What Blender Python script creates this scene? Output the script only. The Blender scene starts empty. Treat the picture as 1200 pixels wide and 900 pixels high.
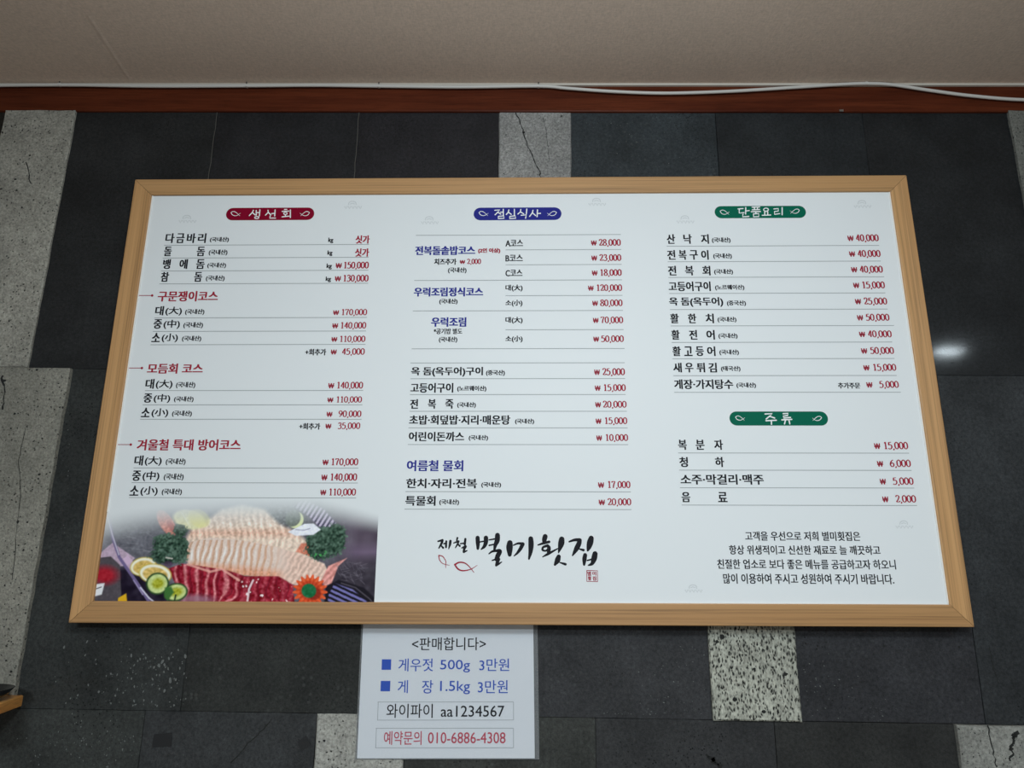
import bpy, math, random
import numpy as np
from mathutils import Matrix, Vector

random.seed(7)
SC = bpy.context.scene
COL = SC.collection

# ------------------------------------------------------------------ camera
D = 1.29                      # camera to wall
EYE = 1.45                    # camera height
FPX = 830.0                   # focal length in pixels of the 1200 wide frame
PITCH, YAW, ROLL = math.radians(14.336), math.radians(-1.102), math.radians(0.7215)

def cam_axes():
    cy, sy, cp, sp = math.cos(YAW), math.sin(YAW), math.cos(PITCH), math.sin(PITCH)
    f = Vector((sy * cp, cy * cp, sp)); r = Vector((cy, -sy, 0)); u = r.cross(f)
    cr, sr = math.cos(ROLL), math.sin(ROLL)
    return f, cr * r + sr * u, -sr * r + cr * u

FWD, RGT, UPV = cam_axes()
CAM = Vector((0, -D, EYE))
cd = bpy.data.cameras.new('camera'); cam = bpy.data.objects.new('camera', cd); COL.objects.link(cam)
cd.sensor_width = 36; cd.sensor_fit = 'HORIZONTAL'; cd.lens = FPX / 1200 * 36
cd.clip_start = 0.05; cd.clip_end = 50
cam.matrix_world = Matrix(((RGT.x, UPV.x, -FWD.x, CAM.x), (RGT.y, UPV.y, -FWD.y, CAM.y), (RGT.z, UPV.z, -FWD.z, CAM.z), (0, 0, 0, 1)))
SC.camera = cam

def W(px, py, y=0.0):
    """point of the plane Y = y seen at a pixel of the photograph"""
    px, py, y = float(px), float(py), float(y)
    v = FWD + (px - 600) / FPX * RGT + (450 - py) / FPX * UPV
    t = (y + D) / v.y
    return CAM + v * t

# ------------------------------------------------------------------ light
vs = SC.view_settings
SC.display_settings.display_device = 'sRGB'
vs.view_transform = 'Standard'; vs.look = 'None'; vs.exposure = 0.07; vs.gamma = 1.0; vs.use_curve_mapping = False
world = bpy.data.worlds.new('room_light'); SC.world = world; world.use_nodes = True
bg = world.node_tree.nodes['Background']
bg.inputs[0].default_value = (0.88, 0.95, 1.0, 1); bg.inputs[1].default_value = 0.125
CEIL = W(600, 97.4, -0.010).z
def lamp(name, x, y, size, power, col=(0.80, 0.93, 1.0), long=None):
    l = bpy.data.lights.new(name, 'AREA'); l.shape = 'DISK'; l.size = size; l.energy = power; l.color = col
    if long: l.shape = 'RECTANGLE'; l.size = long; l.size_y = size
    o = bpy.data.objects.new(name, l); COL.objects.link(o); o.location = (x, y, CEIL - 0.03)
hot = W(1111, 412)                      # where the polished slab mirrors the right-hand lamp
kk = (CEIL - 0.03 - EYE) / (hot.z - EYE)
lamp('offscreen_lamp', hot.x * kk, -D * (kk - 1), 0.055, 11, long=0.11)
lamp('offscreen_lamp', -0.45, -3.30, 0.60, 90)  # unseen far light, added to even out brightness over the board
pl_ = bpy.data.lights.new('added_falloff_light', 'POINT'); pl_.energy = 38; pl_.shadow_soft_size = 0.13; pl_.color = (0.80, 0.93, 1.0)  # unseen point light, added so brightness falls off towards the corners
po = bpy.data.objects.new('added_falloff_light', pl_); COL.objects.link(po); po.location = (0.16, -1.42, CEIL - 0.27)

# ------------------------------------------------------------------ helpers
def lin(c):
    return tuple(((v / 255) / 12.92 if v / 255 <= 0.04045 else ((v / 255 + 0.055) / 1.055) ** 2.4) for v in c)

class MB:
    def __init__(s): s.v = []; s.f = []; s.m = []
    def add(s, vs, fs, mi=0):
        b = len(s.v); s.v += [tuple(p) for p in vs]
        for f in fs: s.f.append(tuple(i + b for i in f)); s.m.append(mi)
    def box(s, a, b, mi=0):
        x0, y0, z0 = a; x1, y1, z1 = b
        s.add([(x0, y0, z0), (x1, y0, z0), (x1, y1, z0), (x0, y1, z0), (x0, y0, z1), (x1, y0, z1), (x1, y1, z1), (x0, y1, z1)],
              [(0, 3, 2, 1), (4, 5, 6, 7), (0, 1, 5, 4), (1, 2, 6, 5), (2, 3, 7, 6), (3, 0, 4, 7)], mi)
    def tube(s, pts, r, n=10, mi=0):
        pts = [Vector(p) for p in pts]; k = len(pts); vs_ = []
        for i, p in enumerate(pts):
            t = (pts[min(i + 1, k - 1)] - pts[max(i - 1, 0)]).normalized()
            ref = Vector((0, 0, 1)) if abs(t.z) < 0.9 else Vector((1, 0, 0))
            a = t.cross(ref).normalized(); b = t.cross(a)
            vs_ += [p + r * (math.cos(2 * math.pi * j / n) * a + math.sin(2 * math.pi * j / n) * b) for j in range(n)]
        fs = [(i * n + j, i * n + (j + 1) % n, (i + 1) * n + (j + 1) % n, (i + 1) * n + j) for i in range(k - 1) for j in range(n)]
        fs += [tuple(range(n - 1, -1, -1)), tuple((k - 1) * n + j for j in range(n))]
        s.add(vs_, fs, mi)
    def lathe(s, prof, c=(0, 0, 0), n=40, mi=0):
        vs_ = [(c[0] + r * math.cos(2 * math.pi * j / n), c[1] + r * math.sin(2 * math.pi * j / n), c[2] + z) for r, z in prof for j in range(n)]
        fs = [(i * n + j, i * n + (j + 1) % n, (i + 1) * n + (j + 1) % n, (i + 1) * n + j) for i in range(len(prof) - 1) for j in range(n)]
        s.add(vs_, fs, mi)
    def build(s, name, mats, parent=None, smooth=False):
        me = bpy.data.meshes.new(name); me.from_pydata(s.v, [], s.f); me.update()
        if not isinstance(mats, (list, tuple)): mats = [mats]
        for m in mats: me.materials.append(m)
        me.polygons.foreach_set('material_index', s.m)
        if smooth: me.polygons.foreach_set('use_smooth', [True] * len(s.f))
        me.update()
        o = bpy.data.objects.new(name, me); COL.objects.link(o)
        if parent: o.parent = parent
        return o

def tag(o, label=None, cat=None, group=None, kind=None):
    if label: o['label'] = label
    if cat: o['category'] = cat
    if group: o['group'] = group
    if kind: o['kind'] = kind
    return o

def empty(name, loc=(0, 0, 0), ry=0.0):
    o = bpy.data.objects.new(name, None); COL.objects.link(o); o.location = loc; o.rotation_euler = (0, ry, 0)
    o.empty_display_size = 0.05
    return o

# ------------------------------------------------------------------ materials
class NT:
    def __init__(s, name):
        s.mat = bpy.data.materials.new(name); s.mat.use_nodes = True; s.t = s.mat.node_tree
        s.b = s.t.nodes['Principled BSDF']
    def n(s, typ, **kw):
        nd = s.t.nodes.new(typ)
        for k, v in kw.items():
            if k in nd.inputs: nd.inputs[k].default_value = v
            else: setattr(nd, k, v)
        return nd
    def l(s, a, b): s.t.links.new(a, b)
    def coords(s, scale=(1, 1, 1)):
        tc = s.n('ShaderNodeTexCoord'); mp = s.n('ShaderNodeMapping'); mp.inputs['Scale'].default_value = scale
        s.l(tc.outputs['Object'], mp.inputs['Vector']); return mp.outputs[0]
    def noise(s, vec, scale, detail=4, rough=0.55):
        nd = s.n('ShaderNodeTexNoise'); nd.inputs['Scale'].default_value = scale
        nd.inputs['Detail'].default_value = detail; nd.inputs['Roughness'].default_value = rough
        s.l(vec, nd.inputs['Vector']); return nd.outputs['Fac']
    def ramp(s, fac, stops):
        nd = s.n('ShaderNodeValToRGB'); e = nd.color_ramp.elements
        while len(e) < len(stops): e.new(0.5)
        for el, (p, c) in zip(e, stops):
            el.position = p; el.color = (c if len(c) == 4 else (*c, 1)) if isinstance(c, tuple) else (c, c, c, 1)
        s.l(fac, nd.inputs[0]); return nd.outputs[0]
    def mix(s, fac, a, b, mode='MIX'):
        nd = s.n('ShaderNodeMix', data_type='RGBA', blend_type=mode)
        for sock, val in ((nd.inputs[0], fac), (nd.inputs[6], a), (nd.inputs[7], b)):
            if hasattr(val, 'is_linked'): s.l(val, sock)
            elif isinstance(val, (int, float)): sock.default_value = val if sock.type == 'VALUE' else (val, val, val, 1)
            else: sock.default_value = (*val, 1) if len(val) == 3 else val
        return nd.outputs[2]
    def bump(s, h, strength, dist=0.002, prev=None):
        nd = s.n('ShaderNodeBump'); nd.inputs['Strength'].default_value = strength; nd.inputs['Distance'].default_value = dist
        s.l(h, nd.inputs['Height'])
        if prev is not None: s.l(prev, nd.inputs['Normal'])
        return nd.outputs[0]
    def out(s, col=None, rough=None, normal=None, **kw):
        for key, val in (('Base Color', col), ('Roughness', rough), ('Normal', normal)):
            if val is None: continue
            if hasattr(val, 'is_linked'): s.l(val, s.b.inputs[key])
            else: s.b.inputs[key].default_value = (*val, 1) if isinstance(val, tuple) else val
        for k, v in kw.items(): s.b.inputs[k.replace('_', ' ')].default_value = v
        return s.mat

def plain(name, rgb, rough=0.6, **kw):
    t = NT(name)
    if name.startswith(('ink', 'badge', 'sign', 'emblem')): kw['Specular_IOR_Level'] = 0.08
    t.out(rgb, rough, **kw)
    return t.mat

def dark_stone():
    t = NT('dark_basalt'); v = t.coords()
    at = t.n('ShaderNodeAttribute', attribute_name='tone')
    n1 = t.noise(v, 9, 6, 0.6); n2 = t.noise(v, 160, 3, 0.7); n3 = t.noise(v, 420, 2, 0.6)
    mott = t.ramp(n1, [(0.28, 0.6), (0.72, 1.45)])
    fine = t.ramp(n2, [(0.3, 0.62), (0.72, 1.42)])
    grit = t.ramp(n3, [(0.3, 0.8), (0.7, 1.2)])
    c = t.mix(1.0, t.mix(1.0, t.mix(1.0, at.outputs['Color'], mott, 'MULTIPLY'), fine, 'MULTIPLY'), grit, 'MULTIPLY')
    # dark pores, gathered in patches
    vo = t.n('ShaderNodeTexVoronoi', feature='F1'); vo.inputs['Scale'].default_value = 150; t.l(v, vo.inputs['Vector'])
    pit = t.ramp(vo.outputs['Distance'], [(0.14, 1.0), (0.26, 0.0)])
    patch = t.ramp(t.noise(v, 5, 3), [(0.5, 0.0), (0.62, 1.0)])
    pm = t.mix(1.0, pit, patch, 'MULTIPLY')
    c = t.mix(pm, c, (0.004, 0.004, 0.004))
    # pale grains, gathered where the slab carries them (alpha of the tone)
    vg = t.n('ShaderNodeTexVoronoi', feature='F1'); vg.inputs['Scale'].default_value = 75; t.l(v, vg.inputs['Vector'])
    gr = t.ramp(vg.outputs['Distance'], [(0.15, 1.0), (0.24, 0.0)])
    gp = t.ramp(t.noise(v, 7, 4, 0.6), [(0.5, 0.0), (0.58, 1.0)])
    gm = t.mix(1.0, t.mix(1.0, gr, gp, 'MULTIPLY'), at.outputs['Alpha'], 'MULTIPLY')
    c = t.mix(gm, c, (0.15, 0.155, 0.15))
    h = t.mix(0.5, n2, pm, 'SUBTRACT')
    nb = t.bump(h, 0.35, 0.0012, None)
    t.out(c, 0.6, nb, Specular_IOR_Level=0.22, Coat_Weight=0.09, Coat_Roughness=0.085)
    return t.mat

def light_stone(name, base, pore_scale, pore, stretch=1.0, contrast=1.0):
    t = NT(name); v = t.coords((1, 1, stretch))
    n1 = t.noise(v, 7, 6, 0.6); n2 = t.noise(v, 240, 3, 0.7); n3 = t.noise(v, 55, 4, 0.6)
    c = t.mix(1.0, base, t.ramp(n1, [(0.3, 0.78), (0.72, 1.16)]), 'MULTIPLY')
    c = t.mix(1.0, c, t.ramp(n3, [(0.3, 0.86), (0.7, 1.12)]), 'MULTIPLY')
    c = t.mix(1.0, c, t.ramp(n2, [(0.3, 1 - 0.42 * contrast), (0.68, 1 + 0.28 * contrast)]), 'MULTIPLY')
    pits = None
    for sc, lo, hi in ((pore_scale, 0.10 * pore, 0.22 * pore), (pore_scale * 0.33, 0.05 * pore, 0.10 * pore)):
        vo = t.n('ShaderNodeTexVoronoi', feature='F1'); vo.inputs['Scale'].default_value = sc
        wob = t.n('ShaderNodeVectorMath', operation='ADD')
        sca = t.n('ShaderNodeVectorMath', operation='SCALE'); sca.inputs['Scale'].default_value = 0.006
        nn = t.n('ShaderNodeTexNoise'); nn.inputs['Scale'].default_value = 160; t.l(v, nn.inputs['Vector'])
        t.l(nn.outputs['Color'], sca.inputs[0]); t.l(v, wob.inputs[0]); t.l(sca.outputs[0], wob.inputs[1])
        t.l(wob.outputs[0], vo.inputs['Vector'])
        p = t.ramp(vo.outputs['Distance'], [(lo, 1.0), (hi, 0.0)])
        pits = p if pits is None else t.mix(1.0, pits, p, 'LIGHTEN')
    c = t.mix(pits, c, (0.018, 0.018, 0.017))
    h = t.mix(1.0, n2, pits, 'SUBTRACT')
    t.out(c, 0.85, t.bump(h, 0.5, 0.002), Specular_IOR_Level=0.25)
    return t.mat

def wood(name, c_dark, c_light, scale, rings=60, rough=0.5, line=0.5, **kw):
    """grain runs along the axis whose scale is small"""
    t = NT(name); v = t.coords(scale)
    n1 = t.noise(v, 1.0, 5, 0.6); n2 = t.noise(v, 6.0, 4, 0.65)
    c = t.mix(t.ramp(n1, [(0.3, 0.0), (0.7, 1.0)]), c_dark, c_light)
    c = t.mix(line, c, t.ramp(n2, [(0.35, 0.55), (0.5, 1.0), (0.7, 1.15)]), 'MULTIPLY')
    t.out(c, rough, t.bump(n2, 0.15, 0.0008), **kw)
    return t.mat

def ceiling_paper():
    t = NT('ceiling_wallpaper'); v = t.coords()
    wv = []
    for sc in ((420, 130, 1), (130, 460, 1)):
        tc = t.coords(sc); wv.append(t.noise(tc, 1.0, 3, 0.6))
    weave = t.mix(0.5, wv[0], wv[1])
    big = t.noise(v, 1.6, 3)
    c = t.mix(1.0, (0.66, 0.525, 0.43), t.ramp(weave, [(0.35, 0.84), (0.65, 1.10)]), 'MULTIPLY')
    c = t.mix(1.0, c, t.ramp(big, [(0.3, 0.94), (0.7, 1.05)]), 'MULTIPLY')
    t.out(c, 0.9, t.bump(weave, 0.35, 0.0015), Specular_IOR_Level=0.2)
    return t.mat

M_DARK = dark_stone()
M_LIGHT = light_stone('grey_basalt', (0.252, 0.241, 0.205), 120, 1.0)
M_LIGHTF = light_stone('grey_basalt_dull', (0.243, 0.24, 0.218), 150, 0.9)
M_LIGHTA = light_stone('grey_basalt_warm', (0.325, 0.31, 0.268), 120, 1.0)
M_LIGHTE = light_stone('grey_basalt_pale', (0.37, 0.36, 0.325), 140, 1.0)
M_LIGHTC = light_stone('grey_basalt_fine', (0.285, 0.277, 0.265), 230, 0.9, 1.0, 1.1)
M_PORE = light_stone('grey_basalt_porous', (0.435, 0.435, 0.37), 260, 2.2, 0.5, 1.2)
M_CRACK = plain('stone_crack', (0.012, 0.012, 0.011), 0.9)
M_GROUT = plain('stone_joint', (0.014, 0.014, 0.015), 0.95)
M_SEAM = plain('pale_joint_filler', (0.085, 0.08, 0.07), 0.9)
M_CEIL = ceiling_paper()
M_BEAM = wood('red_brown_wood', (0.065, 0.0125, 0.005), (0.13, 0.029, 0.011), (3, 25, 60), rough=0.45, line=0.6, Specular_IOR_Level=0.12)
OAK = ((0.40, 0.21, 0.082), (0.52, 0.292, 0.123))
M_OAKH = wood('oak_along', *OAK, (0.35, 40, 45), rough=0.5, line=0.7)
M_OAKV = wood('oak_upright_brightened', *(tuple(1.16 * q_ for q_ in c_) for c_ in OAK), (45, 40, 0.35), rough=0.5, line=0.7)  # same oak, colour lightened to make up for lamp falloff on the side rails
M_SHELF = wood('orange_pine', (0.50, 0.20, 0.045), (0.68, 0.33, 0.09), (12, 5, 60), rough=0.4)
M_FLOOR = wood('floor_boards', (0.26, 0.22, 0.18), (0.36, 0.31, 0.26), (1, 8, 8), rough=0.4)
M_WHITE = plain('white_plastic', (0.63, 0.60, 0.56), 0.45)
M_TRIM = plain('off_white_trim', (0.60, 0.55, 0.48), 0.6)
M_STEEL = plain('steel', (0.55, 0.55, 0.54), 0.35, Metallic=1.0)
M_DKCLIP = plain('dark_nail', (0.06, 0.055, 0.05), 0.5)
M_BLACKW = plain('black_glaze', (0.008, 0.008, 0.009), 0.25)
M_TAPE = plain('black_tape', (0.006, 0.006, 0.007), 0.6)
M_SHEET = plain('menu_print_white', (0.80, 0.825, 0.84), 0.5, Specular_IOR_Level=0.2)
M_EDGE = plain('menu_print_edge', (0.86, 0.85, 0.82), 0.5)
INK = dict(
    k=plain('ink_black', (0.014, 0.014, 0.018), 0.5), r=plain('ink_red', (0.36, 0.018, 0.042), 0.5),
    b=plain('ink_blue', (0.028, 0.034, 0.27), 0.5), g=plain('ink_rule_grey', (0.34, 0.36, 0.37), 0.5),
    w=plain('ink_white', (0.85, 0.86, 0.86), 0.5), R=plain('badge_crimson', (0.235, 0.002, 0.022), 0.45),
    B=plain('badge_navy', (0.022, 0.026, 0.235), 0.45), G=plain('badge_green', (0.002, 0.125, 0.074), 0.45),
    e=plain('emblem_pale_grey', (0.66, 0.685, 0.70), 0.5),
    s=plain('sign_blue', (0.045, 0.11, 0.52), 0.5), p=plain('sign_pink_red', (0.56, 0.085, 0.125), 0.5),
    n=plain('sign_black', (0.02, 0.02, 0.024), 0.5), h=plain('sign_hairline', (0.36, 0.38, 0.40), 0.5))
IK = list(INK); IDX = {k: i for i, k in enumerate(IK)}; INKS = [INK[k] for k in IK]

# ------------------------------------------------------------------ room
m = MB(); m.box((-3.2, -4.2, -0.05), (3.2, 0.05, 0.0)); tag(m.build('floor', M_FLOOR), kind='structure')
m = MB(); m.box((-3.2, -4.2, CEIL), (3.2, 0.05, CEIL + 0.06)); ceil = tag(m.build('ceiling', M_CEIL), kind='structure')

# slabs of the stone wall
ROW1, ROW2, ROW3 = W(600, 131).z, EYE + 0.3528, EYE - 0.2465
def slab(mb, x0, x1, z0, z1, y=0.0, bev=0.0012, jit=0.0004, mi=0, back=0.02, step=0.03):
    def side(a, b):
        n = max(2, int((Vector(b) - Vector(a)).length / step))
        return [(a[0] + (b[0] - a[0]) * i / n, a[1] + (b[1] - a[1]) * i / n) for i in range(n)]
    c = [(x0, z0), (x1, z0), (x1, z1), (x0, z1)]
    per = [p for i in range(4) for p in side(c[i], c[(i + 1) % 4])]
    cx, cz = (x0 + x1) / 2, (z0 + z1) / 2
    jj = [(random.uniform(-jit, jit), random.uniform(-jit, jit)) for _ in per]
    def ring(ins, yy):
        return [(p[0] + j[0] + (ins if p[0] < x0 + 1e-6 else -ins if p[0] > x1 - 1e-6 else 0), yy,
                 p[1] + j[1] + (ins if p[1] < z0 + 1e-6 else -ins if p[1] > z1 - 1e-6 else 0)) for p, j in zip(per, jj)]
    n = len(per)
    vs_ = ring(bev, y) + ring(0, y + bev) + ring(0, back)
    fs = [tuple(range(n))]
    for k in (0, 1):
        fs += [(k * n + (i + 1) % n, k * n + i, (k + 1) * n + i, (k + 1) * n + (i + 1) % n) for i in range(n)]
    mb.add(vs_, fs, mi)

wall = MB(); tones = []
wall.box((-3.2, 0.012, 0.0), (3.2, 0.05, CEIL), 1); tones += [(0.01, 0.01, 0.01, 0)] * 8
GAP = 0.0003
def dark(x0, x1, z0, z1, rgb, grains=0.0, y=None):
    b = len(wall.v)
    slab(wall, x0 + GAP, x1 - GAP, z0 + GAP, z1 - GAP, random.uniform(-0.0008, 0.0008) if y is None else y, 0.0005, 0.0002)
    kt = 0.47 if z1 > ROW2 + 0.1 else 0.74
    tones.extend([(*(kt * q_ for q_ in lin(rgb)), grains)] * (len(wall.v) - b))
def X(px, py): return W(px, py).x
# upper row
u = [X(255, 131) - 0.30, X(255, 131), X(421, 131), X(585, 131), X(669, 131), X(838, 131), X(1010, 131), X(1183, 131)]
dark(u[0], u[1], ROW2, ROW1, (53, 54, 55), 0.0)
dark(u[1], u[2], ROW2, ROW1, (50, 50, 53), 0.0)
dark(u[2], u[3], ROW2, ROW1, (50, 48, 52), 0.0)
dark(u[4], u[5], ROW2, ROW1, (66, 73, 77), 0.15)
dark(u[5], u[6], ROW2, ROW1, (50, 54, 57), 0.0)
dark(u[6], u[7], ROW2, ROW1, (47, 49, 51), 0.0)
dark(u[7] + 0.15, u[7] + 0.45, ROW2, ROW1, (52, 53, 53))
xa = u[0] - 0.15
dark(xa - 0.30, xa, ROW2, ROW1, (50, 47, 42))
# middle row
bl = X(81, 432)
q = [bl, X(217, 785), X(426, 785), X(630, 785), W(830, 735, -0.006).x, W(936, 790, -0.006).x, X(1147, 790)]
dark(q[0], q[1], ROW3, ROW2, (55, 57, 56), 0.05)
dark(q[1], q[2], ROW3, ROW2, (50, 51, 49), 0.15)
dark(q[2], q[3], ROW3, ROW2, (54, 54, 55), 0.1)
dark(q[3], q[4], ROW3, ROW2, (58, 58, 60), 0.12)
dark(q[5], q[6], ROW3, ROW2, (54, 54, 57), 0.12)
dark(q[6], q[6] + 0.30, ROW3, ROW2, (54, 56, 58), 0.05)
dark(bl - 0.45, bl - 0.15, ROW3, ROW2, (52, 52, 52))
# lower row
r = [X(171, 829), X(372, 832), X(372, 832) + 0.15, X(698, 860), X(908, 860), W(1122, 850, -0.01).x]
LOW = ROW3 - 0.60
dark(r[0] - 0.60, r[0] - 0.30, LOW, ROW3, (54, 55, 52))
dark(r[0] - 0.30, r[0], LOW, ROW3, (60, 62, 60), 0.1)
dark(r[0], r[1], LOW, ROW3, (58, 59, 60), 0.05)
dark(r[2], r[3], LOW, ROW3, (62, 63, 60), 0.15)
dark(r[3], r[4], LOW, ROW3, (56, 56, 57), 0.05)
dark(r[4], r[5], LOW, ROW3, (50, 50, 49), 0.05)
dark(r[5] + 0.15, r[5] + 0.45, LOW, ROW3, (55, 55, 55))
# the same slabs carry on beyond the frame
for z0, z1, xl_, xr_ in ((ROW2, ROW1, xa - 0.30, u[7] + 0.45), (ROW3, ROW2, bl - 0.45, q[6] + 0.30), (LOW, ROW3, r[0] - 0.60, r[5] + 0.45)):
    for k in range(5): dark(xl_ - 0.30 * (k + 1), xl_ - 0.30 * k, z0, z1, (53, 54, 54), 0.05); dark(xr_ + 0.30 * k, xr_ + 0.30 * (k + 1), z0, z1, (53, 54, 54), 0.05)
for k in range(14): dark(-2.1 + 0.30 * k, -1.8 + 0.30 * k, max(0.0, LOW - 0.60), LOW, (54, 55, 54), 0.05)
# pale joint lines left by the mortar
def strip(mb, pts, w, y, mi):
    for a, b in zip(pts[:-1], pts[1:]):
        a, b = Vector(a), Vector(b); d = (b - a).normalized(); n = Vector((d.z, 0, -d.x)) * w / 2
        mb.add([(a - n).to_tuple(), (b - n).to_tuple(), (b + n).to_tuple(), (a + n).to_tuple()], [(0, 1, 2, 3) if False else (0, 3, 2, 1)], mi)
for v_ in wall.v[len(tones):]: tones.append((0, 0, 0, 0))
nb = len(wall.v)
for px in (255, 421):
    x = X(px, 131); z = ROW1
    pts = [(x + random.uniform(-0.0008, 0.0008), -0.0012, z - i * 0.02) for i in range(9)]
    strip(wall, pts, 0.0014, 0, 2)
tones.extend([(0.1, 0.1, 0.1, 0)] * (len(wall.v) - nb))
wall_o = wall.build('wall_back', [M_DARK, M_GROUT, M_SEAM])
ca = wall_o.data.color_attributes.new('tone', 'FLOAT_COLOR', 'POINT')
ca.data.foreach_set('color', np.array(tones, dtype=np.float32).ravel())
tag(wall_o, kind='structure')

def crack(mb, pxs, y, w, mi=1):
    pts = [W(a, b, y - 0.0004) for a, b in pxs]; fine = []
    for a, b in zip(pts[:-1], pts[1:]):
        for i in range(5):
            p = a.lerp(b, i / 5); fine.append(Vector((p.x + random.uniform(-1, 1) * w, y - 0.0004, p.z)))
    fine.append(pts[-1])
    for a, b in zip(fine[:-1], fine[1:]):
        ww = w * random.uniform(0.4, 1.3)
        d = (b - a).normalized(); n = Vector((d.z, 0, -d.x)) * ww / 2
        mb.add([a - n, a + n, b + n, b - n], [(0, 1, 2, 3)], mi)
def spot(mb, px, py, y, r0, mi=1):
    c = W(px, py, y - 0.0004); n = 9
    mb.add([(c.x + r0 * random.uniform(.6, 1.1) * math.cos(k * 2 * math.pi / n), c.y, c.z + 0.8 * r0 * random.uniform(.6, 1.1) * math.sin(k * 2 * math.pi / n)) for k in range(n)], [tuple(range(n))], mi)
def grey_slab(x0, x1, z0, z1, y, mat, cracks=(), spots=()):
    mb = MB(); slab(mb, x0 + GAP, x1 - GAP, z0 + GAP, z1 - GAP, y, 0.0025, 0.0009, 0, 0.012)
    for pts, w in cracks: crack(mb, pts, y, w)
    for px, py, rr in spots: spot(mb, px, py, y, rr)
    o = mb.build('grey_stone_slab', [mat, M_CRACK], wall_o); o['label'] = 'pale grey pitted stone slab in the dark wall'
    return o
yA, yB, yC, yD, yE, yF, yG = -0.007, -0.012, -0.001, -0.006, -0.0015, -0.010, -0.008
xAr = W(88, 131, yA).x
grey_slab(xAr - 0.15, xAr, ROW2, ROW1, yA, M_LIGHTA, [([(30, 190), (36, 215)], 0.002)], [(35, 182, .003), (18, 210, .003), (52, 250, .002), (8, 300, .002), (66, 175, .002)])
xBr = W(81, 433, yB).x
grey_slab(xBr - 0.15, xBr, ROW3, ROW2, yB, M_LIGHT, [([(30, 500), (22, 540), (24, 580), (20, 620), (14, 680)], 0.0012), ([(2, 440), (6, 460), (3, 480)], 0.003)],
          [(46, 556, .003), (45, 561, .002), (17, 485, .003), (32, 612, .0025), (25, 695, .0025), (13, 787, .003), (40, 470, .0015), (5, 446, .004), (58, 468, .002), (43, 433.5, .003)])
grey_slab(u[3], u[4], ROW2, ROW1, yC, M_LIGHTC, [([(605, 132), (611, 148), (614, 158), (622, 180), (630, 195), (634, 208)], 0.0022), ([(637, 138), (641, 160), (644, 190)], 0.0009)],
          [(613.5, 155, .0038), (593, 158, .002), (658, 136, .0025), (648, 150, .0015)])
grey_slab(q[4], q[5], ROW3, ROW2, yD, M_PORE, [], [(861, 820, .005), (884, 784, .003), (895, 834, .004), (921, 790, .004), (846, 746, .006), (840, 752, .004), (905, 782, .0025)])
grey_slab(r[1], r[2], LOW, ROW3, yE, M_LIGHTE, [], [(380, 868, .003), (398, 850, .0015), (385, 890, .002)])
grey_slab(r[5], r[5] + 0.15, LOW, ROW3, yF, M_LIGHTF, [([(1158, 850), (1163, 875), (1168, 899)], 0.0018), ([(1192, 858), (1186, 872), (1184, 892)], 0.005)], [(1189, 862, .005), (1185, 878, .004)])
xG = W(1183, 131, yG).x
grey_slab(xG, xG + 0.15, ROW2, ROW1, yG, light_stone('grey_basalt_dark', (0.17, 0.168, 0.15), 130, 1.0))
# pale chips scattered over some of the dark slabs
M_CHIP = plain('pale_stone_chip', (0.13, 0.135, 0.13), 0.8)
mb = MB()
def chips(n, cx, cy, sx, sy, r0, r1, lim, slant=0.0):
    k = 0
    while k < n:
        px, py = random.gauss(cx, sx), random.gauss(cy, sy)
        if not (lim[0] < px < lim[2] and lim[1] < py < lim[3]): continue
        k += 1; c = W(px, py, -0.0011); r = random.uniform(r0, r1) * random.uniform(.5, 1); a = random.uniform(-.5, .5) + slant; e = random.uniform(1.0, 2.2)
        pts = []
        for j in range(7):
            t = 2 * math.pi * j / 7; x, z = r * random.uniform(.6, 1) * math.cos(t), e * r * random.uniform(.6, 1) * math.sin(t)
            pts.append((c.x + x * math.cos(a) - z * math.sin(a), c.y, c.z + x * math.sin(a) + z * math.cos(a)))
        mb.add(pts, [tuple(range(7))])
chips(120, 165, 800, 42, 26, .0006, .0023, (30, 750, 222, 829)); chips(16, 205, 785, 12, 22, .002, .0036, (140, 752, 222, 829))
chips(90, 100, 868, 60, 18, .0005, .0016, (20, 834, 168, 899)); chips(30, 60, 560, 20, 120, .0004, .001, (70, 445, 105, 720))
chips(40, 790, 800, 26, 26, .0005, .0013, (700, 745, 828, 836), 1.2); chips(26, 745, 836, 40, 2, .0004, .001, (640, 830, 826, 838), 1.5)
chips(34, 960, 800, 22, 20, .0005, .0013, (942, 765, 1030, 842), 1.0); chips(20, 1030, 835, 20, 6, .0004, .001, (980, 810, 1080, 845), 1.2)
chips(36, 780, 170, 50, 24, .0004, .0011, (674, 136, 836, 203)); chips(20, 720, 145, 30, 6, .0004, .0011, (674, 134, 836, 160))
mb.build('stone_chip', [M_CHIP], wall_o)
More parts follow.
